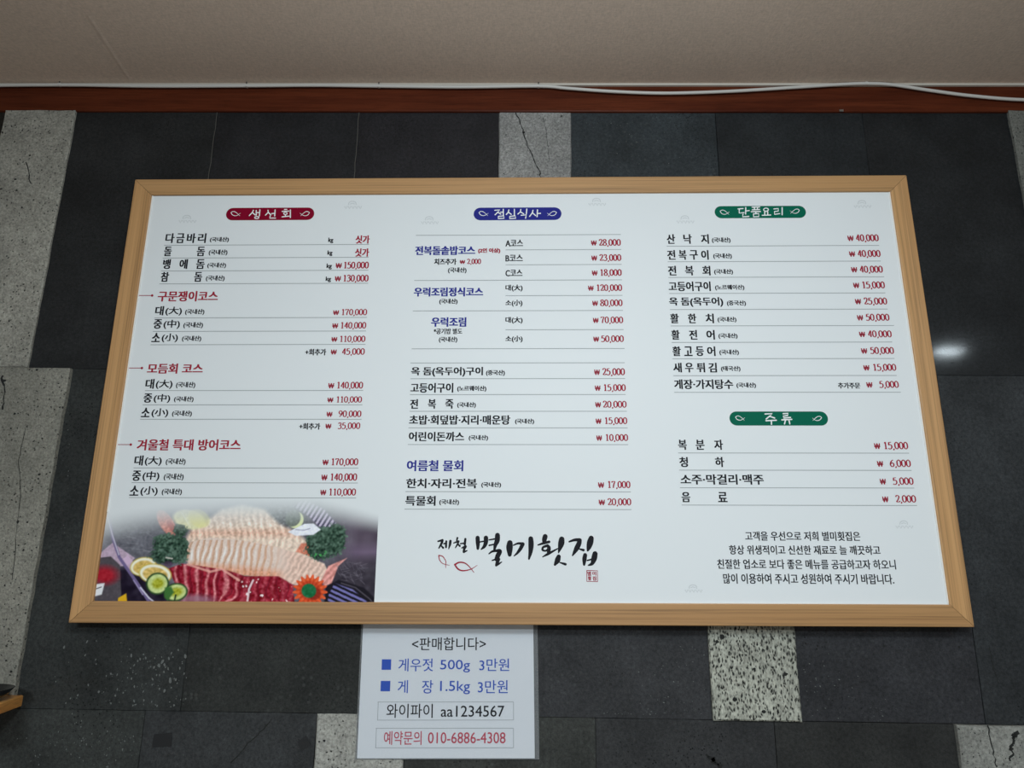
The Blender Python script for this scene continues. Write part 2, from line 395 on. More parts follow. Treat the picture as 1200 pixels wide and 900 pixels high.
# dark cracks and pits of the dark slabs
mb = MB()
crack(mb, [(318, 842), (305, 858), (288, 874), (270, 894)], -0.001, 0.0022, 0)
crack(mb, [(827, 884), (838, 893), (846, 899)], -0.001, 0.006, 0)
crack(mb, [(1158, 756), (1165, 785), (1170, 800)], -0.001, 0.0015, 0)
spot(mb, 1124, 758, -0.001, 0.0025, 0); spot(mb, 1036, 757, -0.001, 0.002, 0)
for k in range(90): spot(mb, random.uniform(1082, 1195), random.uniform(215, 425), -0.001, random.uniform(.0005, .0019) * (1.4 if k % 9 == 0 else 1), 0)
mb.build('stone_crack', [M_CRACK], wall_o)
def tape(c, w, h, rot):
    mb = MB(); p = W(*c, -0.0012); cr, sr = math.cos(rot), math.sin(rot)
    pts = [(-w / 2, -h / 2), (w / 2, -h / 2), (w / 2 - .001, h / 2), (-w / 2 + .002, h / 2 - .001)]
    f = [(p.x + a * cr - b * sr, p.z + a * sr + b * cr) for a, b in pts]
    mb.add([(a, -0.0016, b) for a, b in f] + [(a, 0.0, b) for a, b in f], [(0, 1, 2, 3)] + [((i + 1) % 4, i, i + 4, (i + 1) % 4 + 4) for i in range(4)])
    o = mb.build('tape_scrap', M_TAPE, wall_o); o['label'] = 'scrap of black tape left on the stone'
tape((190, 867), 0.033, 0.021, 0.06); tape((200, 739), 0.021, 0.017, 0.0); tape((356, 871), 0.019, 0.017, 0.6)

# wooden beam under the ceiling and the pale strip in the corner
BY = -0.005
zb = W(600, 130.5, BY).z
m = MB(); m.box((-3.2, BY, zb), (3.2, 0.03, CEIL - 0.0005)); beam = tag(m.build('trim_1', M_BEAM), kind='structure')
bm = beam.modifiers.new('edge', 'BEVEL'); bm.width = 0.002; bm.segments = 2
m = MB(); zt = W(600, 100.2, BY - 0.004).z
m.box((-3.2, BY - 0.005, zt), (3.2, BY + 0.001, CEIL + 0.002)); tag(m.build('trim_2', M_TRIM), kind='structure')
# raised paper seam crossing the ceiling
mb = MB()
def onceil(px, py):
    v = FWD + (px - 600) / FPX * RGT + (450 - py) / FPX * UPV
    return CAM + v * ((CEIL - EYE) / v.z)
a, b = onceil(103, 18), onceil(152, 94)
d = (b - a).normalized(); n = Vector((-d.y, d.x, 0)) * 0.006
mb.add([a - n, a + Vector((0, 0, -0.0006)), a + n, b - n, b + Vector((0, 0, -0.0006)), b + n], [(0, 3, 4, 1), (1, 4, 5, 2)])
mb.build('paper_ridge', M_CEIL, ceil)

# ------------------------------------------------------------------ cable along the beam
def cr_spline(pts, n=8):
    P = [np.array(p, float) for p in pts]; P = [2 * P[0] - P[1]] + P + [2 * P[-1] - P[-2]]; out = []
    for i in range(1, len(P) - 2):
        for k in range(n):
            t = k / n; p0, p1, p2, p3 = P[i - 1:i + 3]
            out.append(0.5 * ((2 * p1) + (-p0 + p2) * t + (2 * p0 - 5 * p1 + 4 * p2 - p3) * t * t + (-p0 + 3 * p1 - 3 * p2 + p3) * t ** 3))
    out.append(P[-2]); return out
CY = BY - 0.0085
cpx = [(-220, 100), (-60, 100.5), (70, 99.5), (180, 101), (289, 100.6), (370, 100), (444, 101), (540, 102), (631, 101), (665, 103.5), (710, 106.8), (760, 109), (800, 109), (860, 106.8), (930, 102.5), (985, 99), (1015, 98), (1045, 99.3), (1090, 106), (1140, 112.5), (1200, 117), (1290, 118), (1400, 108)]
cab_pts = [W(a, b, CY) for a, b in cr_spline(cpx, 8)]
c_ = MB(); c_.tube([p - cab_pts[0] for p in cab_pts], 0.0034, 10)
cable = c_.build('cable', M_WHITE, None, True); cable.location = cab_pts[0]
tag(cable, 'thin white cable tacked along the wooden beam, sagging at the right', 'cable')
for px, py in ((70, 99.5), (289, 100.6), (444, 101), (631, 101), (1015, 98)):
    p = W(px, py, CY) - cab_pts[0]; c = MB()
    arc = [(0.0042 * math.cos(t), 0.0042 * math.sin(t)) for t in [math.pi * k / 10 for k in range(9)]]
    vs_ = []; 
    for x in (-0.0022, 0.0022):
        vs_ += [(p.x + x, p.y - b_, p.z + a_) for a_, b_ in arc] + [(p.x + x, p.y + 0.004, p.z - 0.0022), (p.x + x, p.y + 0.004, p.z + 0.0046)]
    k = 11
    c.add(vs_, [(i, (i + 1) % k, k + (i + 1) % k, k + i) for i in range(k)] + [tuple(range(k - 1, -1, -1)), tuple(range(k, 2 * k))])
    c.lathe([(0.0, 0.0), (0.0012, 0.0), (0.0012, 0.004), (0, 0.004)], (p.x, p.y - 0.002, p.z + 0.0042), 8, 1)
    c.build('cable_clip', [M_WHITE, M_DKCLIP], cable)
# small metal tab at the lower edge of the beam
p = W(986, 131.5, BY); m = MB(); m.box((-0.004, -0.0015, -0.0015), (0.004, 0.0, 0.003)); m.box((-0.0015, -0.003, -0.001), (0.0015, -0.0012, 0.001))
o = m.build('nail_tab', M_STEEL); o.location = (p.x, BY, zb + 0.001); tag(o, 'tiny metal tab on the lower edge of the beam', 'tab')

# ------------------------------------------------------------------ menu board
FY, BKY, SY = -0.034, -0.009, -0.029          # front of the frame, its back, front of the printed sheet
oc = [W(*p, FY) for p in ((158, 210), (1061, 205), (1144, 735), (80, 730))]
ic = [W(*p, FY) for p in ((178, 228), (1043, 224), (1115, 710), (108, 703))]
TH = (math.atan2(oc[1].z - oc[0].z, oc[1].x - oc[0].x) + math.atan2(oc[2].z - oc[3].z, oc[2].x - oc[3].x)) / 2
ctr = (oc[0] + oc[1] + oc[2] + oc[3]) / 4
ct, st = math.cos(TH), math.sin(TH)
def loc(p):
    dx, dz = p.x - ctr.x, p.z - ctr.z
    return np.array((dx * ct + dz * st, -dx * st + dz * ct))
def BP(px, py, y=SY): return loc(W(px, py, y))
lo = [loc(p) for p in oc]; li = [loc(p) for p in ic]
HW = (lo[1][0] + lo[2][0] - lo[0][0] - lo[3][0]) / 4; HH = (lo[0][1] + lo[1][1] - lo[2][1] - lo[3][1]) / 4
IL, IR = (li[0][0] + li[3][0]) / 2, (li[1][0] + li[2][0]) / 2
IT, IB = (li[0][1] + li[1][1]) / 2, (li[2][1] + li[3][1]) / 2
print('board', HW, HH, IL, IR, IT, IB, 'rails', IL + HW, HW - IR, HH - IT, IB + HH)
board = empty('menu_board', (ctr.x, 0, ctr.z), -TH)
tag(board, 'large white restaurant menu board in a light oak frame on the stone wall', 'menu board')
def rail(o0, o1, i1, i0, mat):
    """mitred rail: outer edge o0-o1, inner edge i0-i1, small rounded arrises"""
    mb = MB(); e = 0.0018; O0, O1, I1, I0 = map(np.array, (o0, o1, i1, i0))
    t = (O1 - O0) / np.linalg.norm(O1 - O0); nrm = np.array((-t[1], t[0]));
    if np.dot(I0 - O0, nrm) < 0: nrm = -nrm
    g = 0.00035
    def at(base0, base1, along):       # point pair moved inwards from the outer edge along the mitre
        f0 = (I0 - O0) * along + O0; f1 = (I1 - O1) * along + O1
        return f0 + t * g, f1 - t * g
    w = abs(np.dot(I0 - O0, nrm)); prof = [(0, BKY), (0, FY + e), (e * 0.3, FY + e * 0.3), (e, FY), (w - e, FY), (w - e * .3, FY + e * .3), (w, FY + e), (w, BKY)]
    vs_ = []
    for a_, y in prof:
        p0, p1 = at(None, None, a_ / w); vs_ += [(p0[0], y, p0[1]), (p1[0], y, p1[1])]
    k = len(prof)
    fs = [(2 * i, 2 * i + 1, 2 * ((i + 1) % k) + 1, 2 * ((i + 1) % k)) for i in range(k)]
    fs += [tuple(2 * i for i in range(k)), tuple(2 * i + 1 for i in range(k - 1, -1, -1))]
    mb.add(vs_, fs)
    o = mb.build('frame_rail', mat, board)
    b_ = bpy.data.meshes  # consistent outward normals
    import bmesh
    bmm = bmesh.new(); bmm.from_mesh(o.data); bmesh.ops.recalc_face_normals(bmm, faces=bmm.faces); bmm.to_mesh(o.data); bmm.free()
    return o
cO = [(-HW, HH), (HW, HH), (HW, -HH), (-HW, -HH)]; cI = [(IL, IT), (IR, IT), (IR, IB), (IL, IB)]
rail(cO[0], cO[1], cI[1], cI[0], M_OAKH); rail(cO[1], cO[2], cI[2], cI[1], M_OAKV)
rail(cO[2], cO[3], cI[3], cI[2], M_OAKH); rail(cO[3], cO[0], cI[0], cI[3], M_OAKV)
for px, py in ((259, 204.5), (980, 201.5)):                      # hangers showing over the top rail
    a_ = BP(px, py, FY)[0]; m = MB()
    m.box((a_ - 0.004, -0.010, HH - 0.02), (a_ + 0.004, -0.0075, HH + 0.004)); m.tube([(a_, 0.002, HH + 0.003), (a_, -0.013, HH + 0.003), (a_, -0.015, HH + 0.006)], 0.0017, 8)
    m.build('hanger', M_STEEL, board)
m = MB(); m.box((IL - 0.004, SY, IB - 0.004), (IR + 0.004, SY + 0.006, IT + 0.004)); sheet = m.build('printed_sheet', M_SHEET, board)
m = MB(); e = 0.0022
xp = BP(439.5, 704)[0]; m.box((xp, SY - 0.0015, IB), (IR, SY - 0.0001, IB + e * .7)); m.build('sheet_edge', M_EDGE, board)
m = MB(); m.box((IL, SY - 0.0015, BP(120, 600)[1]), (IL + e, SY - 0.0001, IT)); m.build('sheet_edge', M_EDGE, board)
m = MB(); m.box((IR - e, SY - 0.0015, IB + e), (IR, SY - 0.0001, IT))
m.build('sheet_edge', M_EDGE, board)

# ---- lettering
_cache = {}
def glyphs(s):
    if s in _cache: return _cache[s]
    c = bpy.data.curves.new('lettering', 'FONT'); c.body = s; c.resolution_u = 3
    o = bpy.data.objects.new('lettering', c); COL.objects.link(o)
    me = bpy.data.meshes.new_from_object(o.evaluated_get(bpy.context.evaluated_depsgraph_get()))
    v = np.array([(p.co.x, p.co.y) for p in me.vertices]); f = [tuple(p.vertices) for p in me.polygons]
    flip = me.polygons[0].normal.z < 0
    if flip: f = [t[::-1] for t in f]
    bpy.data.objects.remove(o); bpy.data.curves.remove(c); bpy.data.meshes.remove(me)
    _cache[s] = (v, f); return v, f
INKY = SY - 0.00025
class Print:
    """flat ink on a surface; the mapping turns photograph pixels into surface coordinates"""
    def __init__(s, mp, y): s.m = MB(); s.mp = mp; s.y = y; s.k = 0
    def poly(s, pts, faces, ink):
        y = s.y - 0.00001 * (s.k % 7); s.m.add([(p[0], y, p[1]) for p in pts], faces, IDX[ink])
    def text(s, t, x0, x1, y0, y1, ink='k', bold=0.35):
        """bounding box of the words in photograph pixels; bold widens the uprights (pixels)"""
        v, f = glyphs(t); yc = (y0 + y1) / 2
        a, b, c = s.mp(x0, yc), s.mp(x1, yc), s.mp((x0 + x1) / 2, yc)
        h = np.linalg.norm(s.mp((x0 + x1) / 2, y0) - s.mp((x0 + x1) / 2, y1)); pw = (b[0] - a[0]) / (x1 - x0)
        mn, mx = v.min(0), v.max(0); bw = bold * pw
        q_ = (v - mn) / (mx - mn)
        px = a[0] + bw / 2 + q_[:, 0] * (b[0] - a[0] - bw); pz = c[1] - h / 2 + q_[:, 1] * h
        for kx, kz in ((0, 0), (-.5, -.2), (-.5, .2), (.5, -.2), (.5, .2)):
            s.k += 1; s.poly(list(zip(px + kx * bw, pz + kz * bw)), f, ink)
    def ribbon(s, pts, ink, smooth=True, n=6, auto=None):
        """pts (x, y, w) in surface coordinates; auto=(thin, thick) sets the width from the direction"""
        P = cr_spline(pts, n) if smooth and len(pts) > 2 else [np.array(p, float) for p in pts]
        k = len(P)
        L, R = [], []
        for i in range(k):
            t = P[min(i + 1, k - 1)][:2] - P[max(i - 1, 0)][:2]; t = t / (np.linalg.norm(t) + 1e-12)
            w = P[i][2] if auto is None else auto[0] + (auto[1] - auto[0]) * abs(t[1]) ** 1.5
            nn = np.array((-t[1], t[0])) * w / 2; L.append(P[i][:2] + nn); R.append(P[i][:2] - nn)
        s.k += 1
        s.poly(L + R, [(i, k + i, k + i + 1, i + 1) for i in range(k - 1)], ink)
        if auto is None:
            for e_ in (0, k - 1):          # round brush ends
                r_ = P[e_][2] / 2; s.k += 1
                s.poly([P[e_][:2] + r_ * np.array((math.cos(q_), math.sin(q_))) for q_ in np.linspace(0, 2 * math.pi, 11)[:-1]], [tuple(range(10))], ink)
    def brush(s, pts, ink, org, sc, smooth=True, wk=1.0):
        """stroke traced from an enlarged view: org + p / sc are photograph pixels"""
        out = []
        for x, y, w in pts:
            px, py = org[0] + x / sc, org[1] + y / sc; a = s.mp(px, py); b = s.mp(px + 1, py)
            out.append((a[0], a[1], wk * w / sc * (b[0] - a[0])))
        s.ribbon(out, ink, smooth)
    def rule(s, x0, y0, x1, y1, ink='g', w=0.9):
        a, b = s.mp(x0, y0), s.mp(x1, y1); z = (a[1] + b[1]) / 2; k_ = (b[0] - a[0]) / (x1 - x0) * w / 2
        s.poly([(a[0], z - k_), (b[0], z - k_), (b[0], z + k_), (a[0], z + k_)], [(0, 1, 2, 3)], ink)
    DIG = {'0': [[(.25, 1), (.06, .8), (.03, .5), (.06, .2), (.25, 0), (.44, .2), (.47, .5), (.44, .8), (.25, 1)]],
           '1': [[(.1, .84), (.27, 1)], [(.27, 1), (.27, 0)], [(.1, .02), (.44, .02)]],
           '2': [[(.05, .76), (.1, .93), (.25, 1), (.42, .88), (.42, .68), (.28, .36), (.05, .04)], [(.05, .04), (.47, .04)], [(.47, .04), (.48, .2)]],
           '3': [[(.06, .82), (.2, 1), (.4, .9), (.38, .66), (.2, .54)], [(.2, .54), (.42, .45), (.46, .22), (.28, 0), (.1, .02), (.05, .12)]],
           '4': [[(.36, 1), (.02, .3)], [(.02, .28), (.5, .28)], [(.36, 1), (.36, 0)]],
           '5': [[(.44, .97), (.12, .97)], [(.12, .97), (.08, .55)], [(.08, .55), (.26, .64), (.44, .5), (.45, .2), (.26, 0), (.08, .02), (.04, .12)]],
           '6': [[(.42, .97), (.2, .8), (.06, .5), (.06, .2), (.25, 0), (.44, .16), (.44, .42), (.25, .58), (.07, .4)]],
           '7': [[(.04, .8), (.05, .97)], [(.04, .97), (.47, .97)], [(.46, .95), (.28, .5), (.2, 0)]],
           '8': [[(.25, .54), (.08, .7), (.1, .9), (.25, 1), (.4, .9), (.42, .7), (.25, .54)], [(.25, .54), (.04, .34), (.06, .1), (.25, 0), (.44, .1), (.46, .34), (.25, .54)]],
           '9': [[(.43, .6), (.25, .42), (.06, .58), (.06, .84), (.25, 1), (.44, .8), (.44, .5), (.3, .2), (.08, .03)]],
           ',': [[(.1, .06), (.12, -.04), (.04, -.18)]]}
    def price(s, t, x0, x1, y0, y1, won=None, ink='r'):
        """serif figures between x0 and x1, comma tail included in y1"""
        adv = sum(.24 if c == ',' else .54 for c in t) - 0.04
        yb = y0 + (y1 - y0) / 1.17; yc = (y0 + yb) / 2
        a, b, c0 = s.mp(x0, yc), s.mp(x1, yc), s.mp((x0 + x1) / 2, yc)
        h = np.linalg.norm(s.mp((x0 + x1) / 2, y0) - s.mp((x0 + x1) / 2, yb)); kx = (b[0] - a[0]) / adv; x = a[0]; zb_ = c0[1] - h / 2
        for c in t:
            for st_ in s.DIG[c]:
                s.ribbon([(x + 0.02 * kx + p[0] * 0.9 * kx, zb_ + p[1] * h, 0) for p in st_], ink, len(st_) > 2, 4, (0.10 * h, 0.20 * h))
            x += (.24 if c == ',' else .54) * kx
        if won: s.text('₩', won[0], won[1], y0 + 1.5, yb - 0.1, ink, 0.6)
    def build(s, name, parent): return s.m.build(name, INKS, parent)

def pr(): return Print(BP, INKY)
BOLD = 2.0
def col(ox, oy, sc):
    """column helpers working in an enlarged crop of the photograph"""
    X_ = lambda v: ox + v / sc; Y_ = lambda v: oy + v / sc
    class C:
        @staticmethod
        def t(p, s_, u0, u1, v0, v1, ink='k', bold=0.45): p.text(s_, X_(u0), X_(u1), Y_(v0), Y_(v1), ink, bold * BOLD)
        @staticmethod
        def p(p, s_, u0, u1, v0, v1, w0, w1, ink='r'): p.price(s_, X_(u0), X_(u1), Y_(v0), Y_(v1), (X_(w0), X_(w1)), ink)
        @staticmethod
        def l(p, u0, v0, u1, v1, ink='g', w=0.7): p.rule(X_(u0), Y_(v0), X_(u1), Y_(v1), ink, w)
    return C
KR = '(국내산)'
# left column
A = col(80, 200, 3)
P = pr()
[A.t(P, s_, a_, b_, 221, 254) for s_, a_, b_ in (('다', 342, 374), ('금', 380, 409), ('바', 417, 449), ('리', 456, 485))]; A.t(P, KR, 498, 565, 234, 252, 'k', .3); A.t(P, 'kg', 914, 932, 236, 255, 'k', .3); A.t(P, '싯가', 1010, 1060, 228, 256, 'r')
A.l(P, 338, 259, 1057, 263)
for s_, a_, b_ in (('돌', 337, 364), ('돔', 452, 481)): A.t(P, s_, a_, b_, 268, 300)
A.t(P, KR, 494, 560, 278, 298, 'k', .3); A.t(P, 'kg', 911, 929, 281, 300, 'k', .3); A.t(P, '싯가', 1008, 1058, 274, 302, 'r'); A.l(P, 333, 304, 1056, 308)
for s_, a_, b_ in (('뱅', 333, 360), ('에', 391, 420), ('돔', 450, 480)): A.t(P, s_, a_, b_, 312, 345)
A.t(P, KR, 489, 555, 324, 343, 'k', .3); A.t(P, 'kg', 908, 927, 327, 347, 'k', .3); A.p(P, '150,000', 968, 1056, 321, 347, 940, 962); A.l(P, 327, 349, 1055, 354)
for s_, a_, b_ in (('참', 326, 354), ('돔', 443, 471)): A.t(P, s_, a_, b_, 357, 390)
A.t(P, KR, 484, 550, 369, 389, 'k', .3); A.t(P, 'kg', 905, 924, 373, 392, 'k', .3); A.p(P, '130,000', 966, 1055, 367, 393, 937, 959); A.l(P, 321, 394, 1054, 400)
P.build('price_list', sheet)

def course(head, hu0, hu1, hv0, hv1, lead, rows, extra, C, oy, tail=True):
    P = pr()
    C.t(P, head, hu0, hu1, hv0, hv1, 'r', .5)
    C.l(P, lead[0], lead[2], lead[1], lead[2], 'r', 0.8)
    x, y = 80 + lead[1] / 3, oy + lead[2] / 3
    P.brush([(0, 0, 3.0), (0.01, 0, 3.0)], 'r', (x, y), 1.0, False)
    for s_, u0, u1, v0, v1, k0, k1, w0, p_, p0, p1, l0, lv0, l1, lv1 in rows:
        han, rest = s_[0], s_[1:]; uw = (u1 - u0)
        C.t(P, han, u0, u0 + uw * 0.32, v0, v1); C.t(P, rest, u0 + uw * 0.38, u1, v0 + 2, v1 + 1, 'k', .3)
        C.t(P, KR, k0, k1, v0 + 10, v1 - 1, 'k', .3)
        C.p(P, p_, p0, p1, v0 + 10, v1 + 3, w0, w0 + 21); C.l(P, l0, lv0, l1, lv1)
    if extra:
        u0, v0, w0, p_, p0, p1 = extra
        C.t(P, '+회추가', u0, u0 + 74, v0, v0 + 22, 'k', .35); C.p(P, p_, p0, p1, v0 - 2, v0 + 23, w0, w0 + 21)
    P.build('price_list', sheet)
course('구문쟁이코스', 315, 527, 424, 459, (240, 295, 439),
       [('대(大)', 306, 400, 477, 508, 411, 479, 931, '170,000', 960, 1050, 304, 514, 1050, 520),
        ('중(中)', 300, 393, 523, 555, 405, 474, 928, '140,000', 957, 1047, 298, 562, 1047, 567),
        ('소(小)', 294, 386, 571, 602, 400, 468, 925, '110,000', 954, 1044, 290, 609, 1045, 614)], (833, 627, 923, '45,000', 963, 1042), A, 200)
course('모듬회 코스', 278, 474, 679, 713, (203, 259, 694),
       [('대(大)', 272, 367, 733, 766, 379, 447, 914, '140,000', 944, 1036, 270, 771, 1037, 775),
        ('중(中)', 265, 359, 784, 815, 372, 441, 911, '110,000', 942, 1032, 262, 821, 1034, 826),
        ('소(小)', 257, 352, 834, 866, 365, 435, 908, '90,000', 951, 1030, 253, 872, 1031, 876)], (812, 888, 904, '35,000', 948, 1026), A, 200)
A2 = col(80, 450, 3)
course('겨울철 특대 방어코스', 242, 607, 195, 233, (161, 220, 213),
       [('대(大)', 233, 329, 252, 286, 343, 413, 894, '170,000', 924, 1019, 230, 294, 1020, 297),
        ('중(中)', 225, 321, 305, 340, 336, 406, 890, '140,000', 921, 1015, 223, 346, 1018, 349),
        ('소(小)', 217, 315, 358, 392, 329, 400, 886, '110,000', 916, 1011, 214, 399, 1012, 401)], None, A2, 450)
# middle column
C = col(460, 220, 4); P = pr()
for a_ in ((110, 221, 1070, 222), (530, 289, 1072, 292), (530, 360, 1074, 361), (102, 433, 1076, 434), (530, 505, 1078, 506), (95, 576, 1080, 577), (530, 665, 1083, 666), (90, 753, 1088, 756)): C.l(P, *a_)
for s_, v0, u1, p_, p0, p1, w0, pv in (('A코스', 244, 612, '28,000', 967, 1069, 930, 242), ('B코스', 314, 611, '23,000', 970, 1071, 932, 313), ('C코스', 384, 609, '18,000', 972, 1073, 934, 383),
                                       ('대(大)', 455, 610, '120,000', 955, 1075, 916, 454), ('소(小)', 526, 609, '80,000', 974, 1077, 936, 525), ('대(大)', 606, 610, '70,000', 976, 1080, 939, 605), ('소(小)', 694, 610, '50,000', 978, 1083, 941, 693)):
    C.t(P, s_, 529, u1, v0, v0 + 31, 'k', .3); C.p(P, p_, p0, p1, pv, pv + 34, w0, w0 + 27)
C.t(P, '전복돌솥밥코스', 106, 388, 274, 315, 'b', .55); C.t(P, '(2인 이상)', 401, 505, 284, 308, 'r', .4)
C.t(P, '치즈추가', 195, 300, 333, 361, 'k', .35); C.p(P, '2,000', 350, 414, 334, 361, 315, 340); C.t(P, KR, 260, 347, 374, 401, 'k', .3)
C.t(P, '우럭조림정식코스', 100, 425, 468, 509, 'b', .55); C.t(P, KR, 219, 305, 521, 547, 'k', .3)
C.t(P, '우럭조림', 181, 346, 608, 651, 'b', .55); C.t(P, '*공기밥 별도', 193, 327, 660, 686, 'k', .25); C.t(P, KR, 217, 304, 699, 726, 'k', .3)
P.build('price_list', sheet)
C = col(460, 420, 4); P = pr()
for a_ in ((84, 20, 1088, 22), (84, 94, 1090, 96), (82, 168, 1093, 171), (80, 246, 1098, 250), (75, 324, 1102, 327), (72, 402, 1105, 406)): C.l(P, *a_)
C.t(P, '옥 돔(옥두어)구이', 87, 424, 41, 85); C.t(P, '(중국산)', 438, 527, 55, 82, 'k', .3); C.p(P, '25,000', 984, 1088, 47, 83, 945, 972)
C.t(P, '고등어구이', 84, 285, 116, 160); C.t(P, '(노르웨이산)', 303, 440, 129, 156, 'k', .3); C.p(P, '15,000', 988, 1092, 122, 157, 948, 975)
for s_, a_, b_ in (('전', 82, 120), ('복', 166, 204), ('죽', 247, 286)): C.t(P, s_, a_, b_, 192, 235)
C.t(P, KR, 303, 391, 206, 232, 'k', .3); C.p(P, '20,000', 986, 1096, 200, 235, 950, 977)
C.t(P, '초밥·회덮밥·지리·매운탕', 78, 552, 267, 310); C.t(P, KR, 574, 664, 283, 309, 'k', .3); C.p(P, '15,000', 993, 1099, 277, 312, 952, 979)
C.t(P, '어린이돈까스', 76, 336, 345, 388); C.t(P, KR, 357, 448, 360, 386, 'k', .3); C.p(P, '10,000', 997, 1103, 356, 391, 955, 982)
P.build('price_list', sheet)
P = pr(); C.t(P, '여름철 물회', 67, 332, 478, 528, 'b', .5)
C.l(P, 61, 623, 1117, 627); C.l(P, 56, 705, 1120, 710)
C.t(P, '한치·자리·전복', 64, 396, 564, 608); C.t(P, KR, 416, 509, 580, 606, 'k', .3); C.p(P, '17,000', 1007, 1114, 576, 612, 963, 992)
C.t(P, '특물회', 60, 202, 645, 690); C.t(P, KR, 219, 312, 661, 688, 'k', .3); C.p(P, '20,000', 1008, 1118, 657, 693, 966, 996)
P.build('price_list', sheet)
# right column
C = col(760, 220, 3.75); P = pr()
rows = [([('산', 80, 117), ('낙', 153, 190), ('지', 230, 265)], 205, KR, 278, 360, 874, '40,000', 911, 1010, 206),
        ([('전', 82, 118), ('복', 132, 167), ('구', 180, 217), ('이', 231, 264)], 275, KR, 284, 366, 881, '40,000', 919, 1018, 275),
        ([('전', 85, 122), ('복', 160, 198), ('회', 236, 272)], 344, KR, 288, 371, 890, '40,000', 928, 1028, 344),
        ([('고등어구이', 88, 273)], 413, '(노르웨이산)', 292, 421, 899, '15,000', 937, 1037, 413),
        ([('옥 돔(옥두어)', 90, 328)], 482, '(중국산)', 344, 428, 907, '25,000', 946, 1047, 484),
        ([('활', 95, 133), ('한', 173, 210), ('치', 250, 287)], 554, KR, 303, 386, 916, '50,000', 955, 1057, 555),
        ([('활', 100, 137), ('전', 178, 214), ('어', 254, 291)], 626, KR, 307, 391, 925, '40,000', 964, 1067, 628),
        ([('활', 105, 142), ('고', 156, 193), ('등', 207, 243), ('어', 257, 294)], 698, KR, 311, 397, 934, '50,000', 974, 1077, 701),
        ([('새', 108, 146), ('우', 160, 197), ('튀', 211, 248), ('김', 263, 300)], 770, '(태국산)', 318, 404, 944, '15,000', 985, 1087, 775),
        ([('게장·가지탕수', 112, 372)], 843, KR, 386, 472, 957, '5,000', 1014, 1098, 850)]
for ws, v0, kr, k0, k1, w0, p_, p0, p1, pv in rows:
    for s_, a_, b_ in ws: C.t(P, s_, a_, b_, v0, v0 + 41)
    C.t(P, kr, k0, k1, v0 + 14, v0 + 38, 'k', .3); C.p(P, p_, p0, p1, pv, pv + 33, w0, w0 + 27)
C.t(P, '추가주문', 832, 930, 857, 882, 'k', .3)
for a_ in ((80, 260, 1013, 251), (84, 328, 1020, 320), (87, 397, 1035, 389), (91, 467, 1040, 460), (94, 538, 1050, 531), (97, 610, 1078, 603), (101, 682, 1070, 676), (105, 754, 1080, 748), (109, 828, 1090, 823), (113, 901, 1108, 897)): C.l(P, *a_)
P.build('price_list', sheet)
C = col(760, 460, 3.75); P = pr()
for s_, a_, b_, v0 in (('복', 130, 168, 208), ('분', 207, 246, 208), ('자', 288, 327, 208), ('청', 135, 173, 284), ('하', 292, 332, 284), ('음', 145, 183, 438), ('료', 305, 346, 438)): C.t(P, s_, a_, b_, v0, v0 + 43)
C.t(P, '소주·막걸리·맥주', 140, 506, 360, 404)
for p_, w0, p0, p1, v0 in (('15,000', 991, 1032, 1139, 218), ('6,000', 1004, 1060, 1151, 296), ('5,000', 1016, 1073, 1163, 374), ('2,000', 1027, 1085, 1174, 452)): C.p(P, p_, p0, p1, v0, v0 + 35, w0, w0 + 27)
for a_ in ((130, 263, 1145, 269), (134, 338, 1156, 345), (138, 415, 1168, 423), (145, 491, 1180, 500)): C.l(P, *a_)
P.build('price_list', sheet)
P = pr()
for s_, a_, b_, v0, v1 in (('고객을 우선으로 저희 별미횟집은', 424, 930, 611, 651), ('항상 위생적이고 신선한 재료로 늘 깨끗하고', 354, 1018, 672, 712), ('친절한 업소로 보다 좋은 메뉴를 공급하고자 하오니', 302, 1086, 734, 776), ('많이 이용하여 주시고 성원하여 주시기 바랍니다.', 328, 1078, 797, 841)):
    C.t(P, s_, a_, b_, v0, v1, 'k', .25)
P.build('notice_text', sheet)

# ---- heading badges
def ring(cx, cy, rx, ry, w): return [(cx + rx * math.cos(t), cy + ry * math.sin(t), w) for t in np.linspace(0, 2 * math.pi, 13)]
def fish(P, ox, oy, flip, w=6.0):
    """open fish outline about 11 px long around (ox, oy)"""
    f = -1 if flip else 1
    up = [(-5.2, -1.2), (-3.2, -2.5), (-0.5, -2.2), (2.5, 0.0), (5.2, 2.6)]; dn = [(-5.2, -1.2), (-3.6, 1.2), (-0.8, 2.4), (2.2, 1.9), (5.8, -0.6)]
    for pts in (up, dn):
        P.brush([(f * x, y, (0.75, 0.8, .75, .6, .3)[i]) for i, (x, y) in enumerate(pts)], 'w', (ox, oy), 1.0)
def badge(name, x0, x1, y0, y1, y0r, y1r, ink, fx, strokes, org, sc, w):
    P = pr(); a = BP(x0, (y0 + y1) / 2); b = BP(x1, (y0r + y1r) / 2); cx = (x0 + x1) / 2
    h = abs(BP(cx, (y0 + y0r) / 2)[1] - BP(cx, (y1 + y1r) / 2)[1]); z = (a[1] + b[1]) / 2; r_ = h / 2
    pts = [(a[0] + r_ + r_ * math.cos(t), z + r_ * math.sin(t)) for t in np.linspace(math.pi / 2, 3 * math.pi / 2, 14)] + [(b[0] - r_ + r_ * math.cos(t), z + r_ * math.sin(t)) for t in np.linspace(-math.pi / 2, math.pi / 2, 14)]
    P.poly(pts, [tuple(range(len(pts)))], ink)
    P.y -= 0.0002
    fy = (y0 + y1) / 2 - 0.2; fyr = (y0r + y1r) / 2 - 0.2
    fish(P, fx[0], fy, False); fish(P, fx[1], fyr, True)
    for st_ in strokes: P.brush([(p[0], p[1], p[2] if len(p) > 2 else w) for p in st_], 'w', org, sc, len(st_) > 8)
    P.build('heading_badge', sheet)
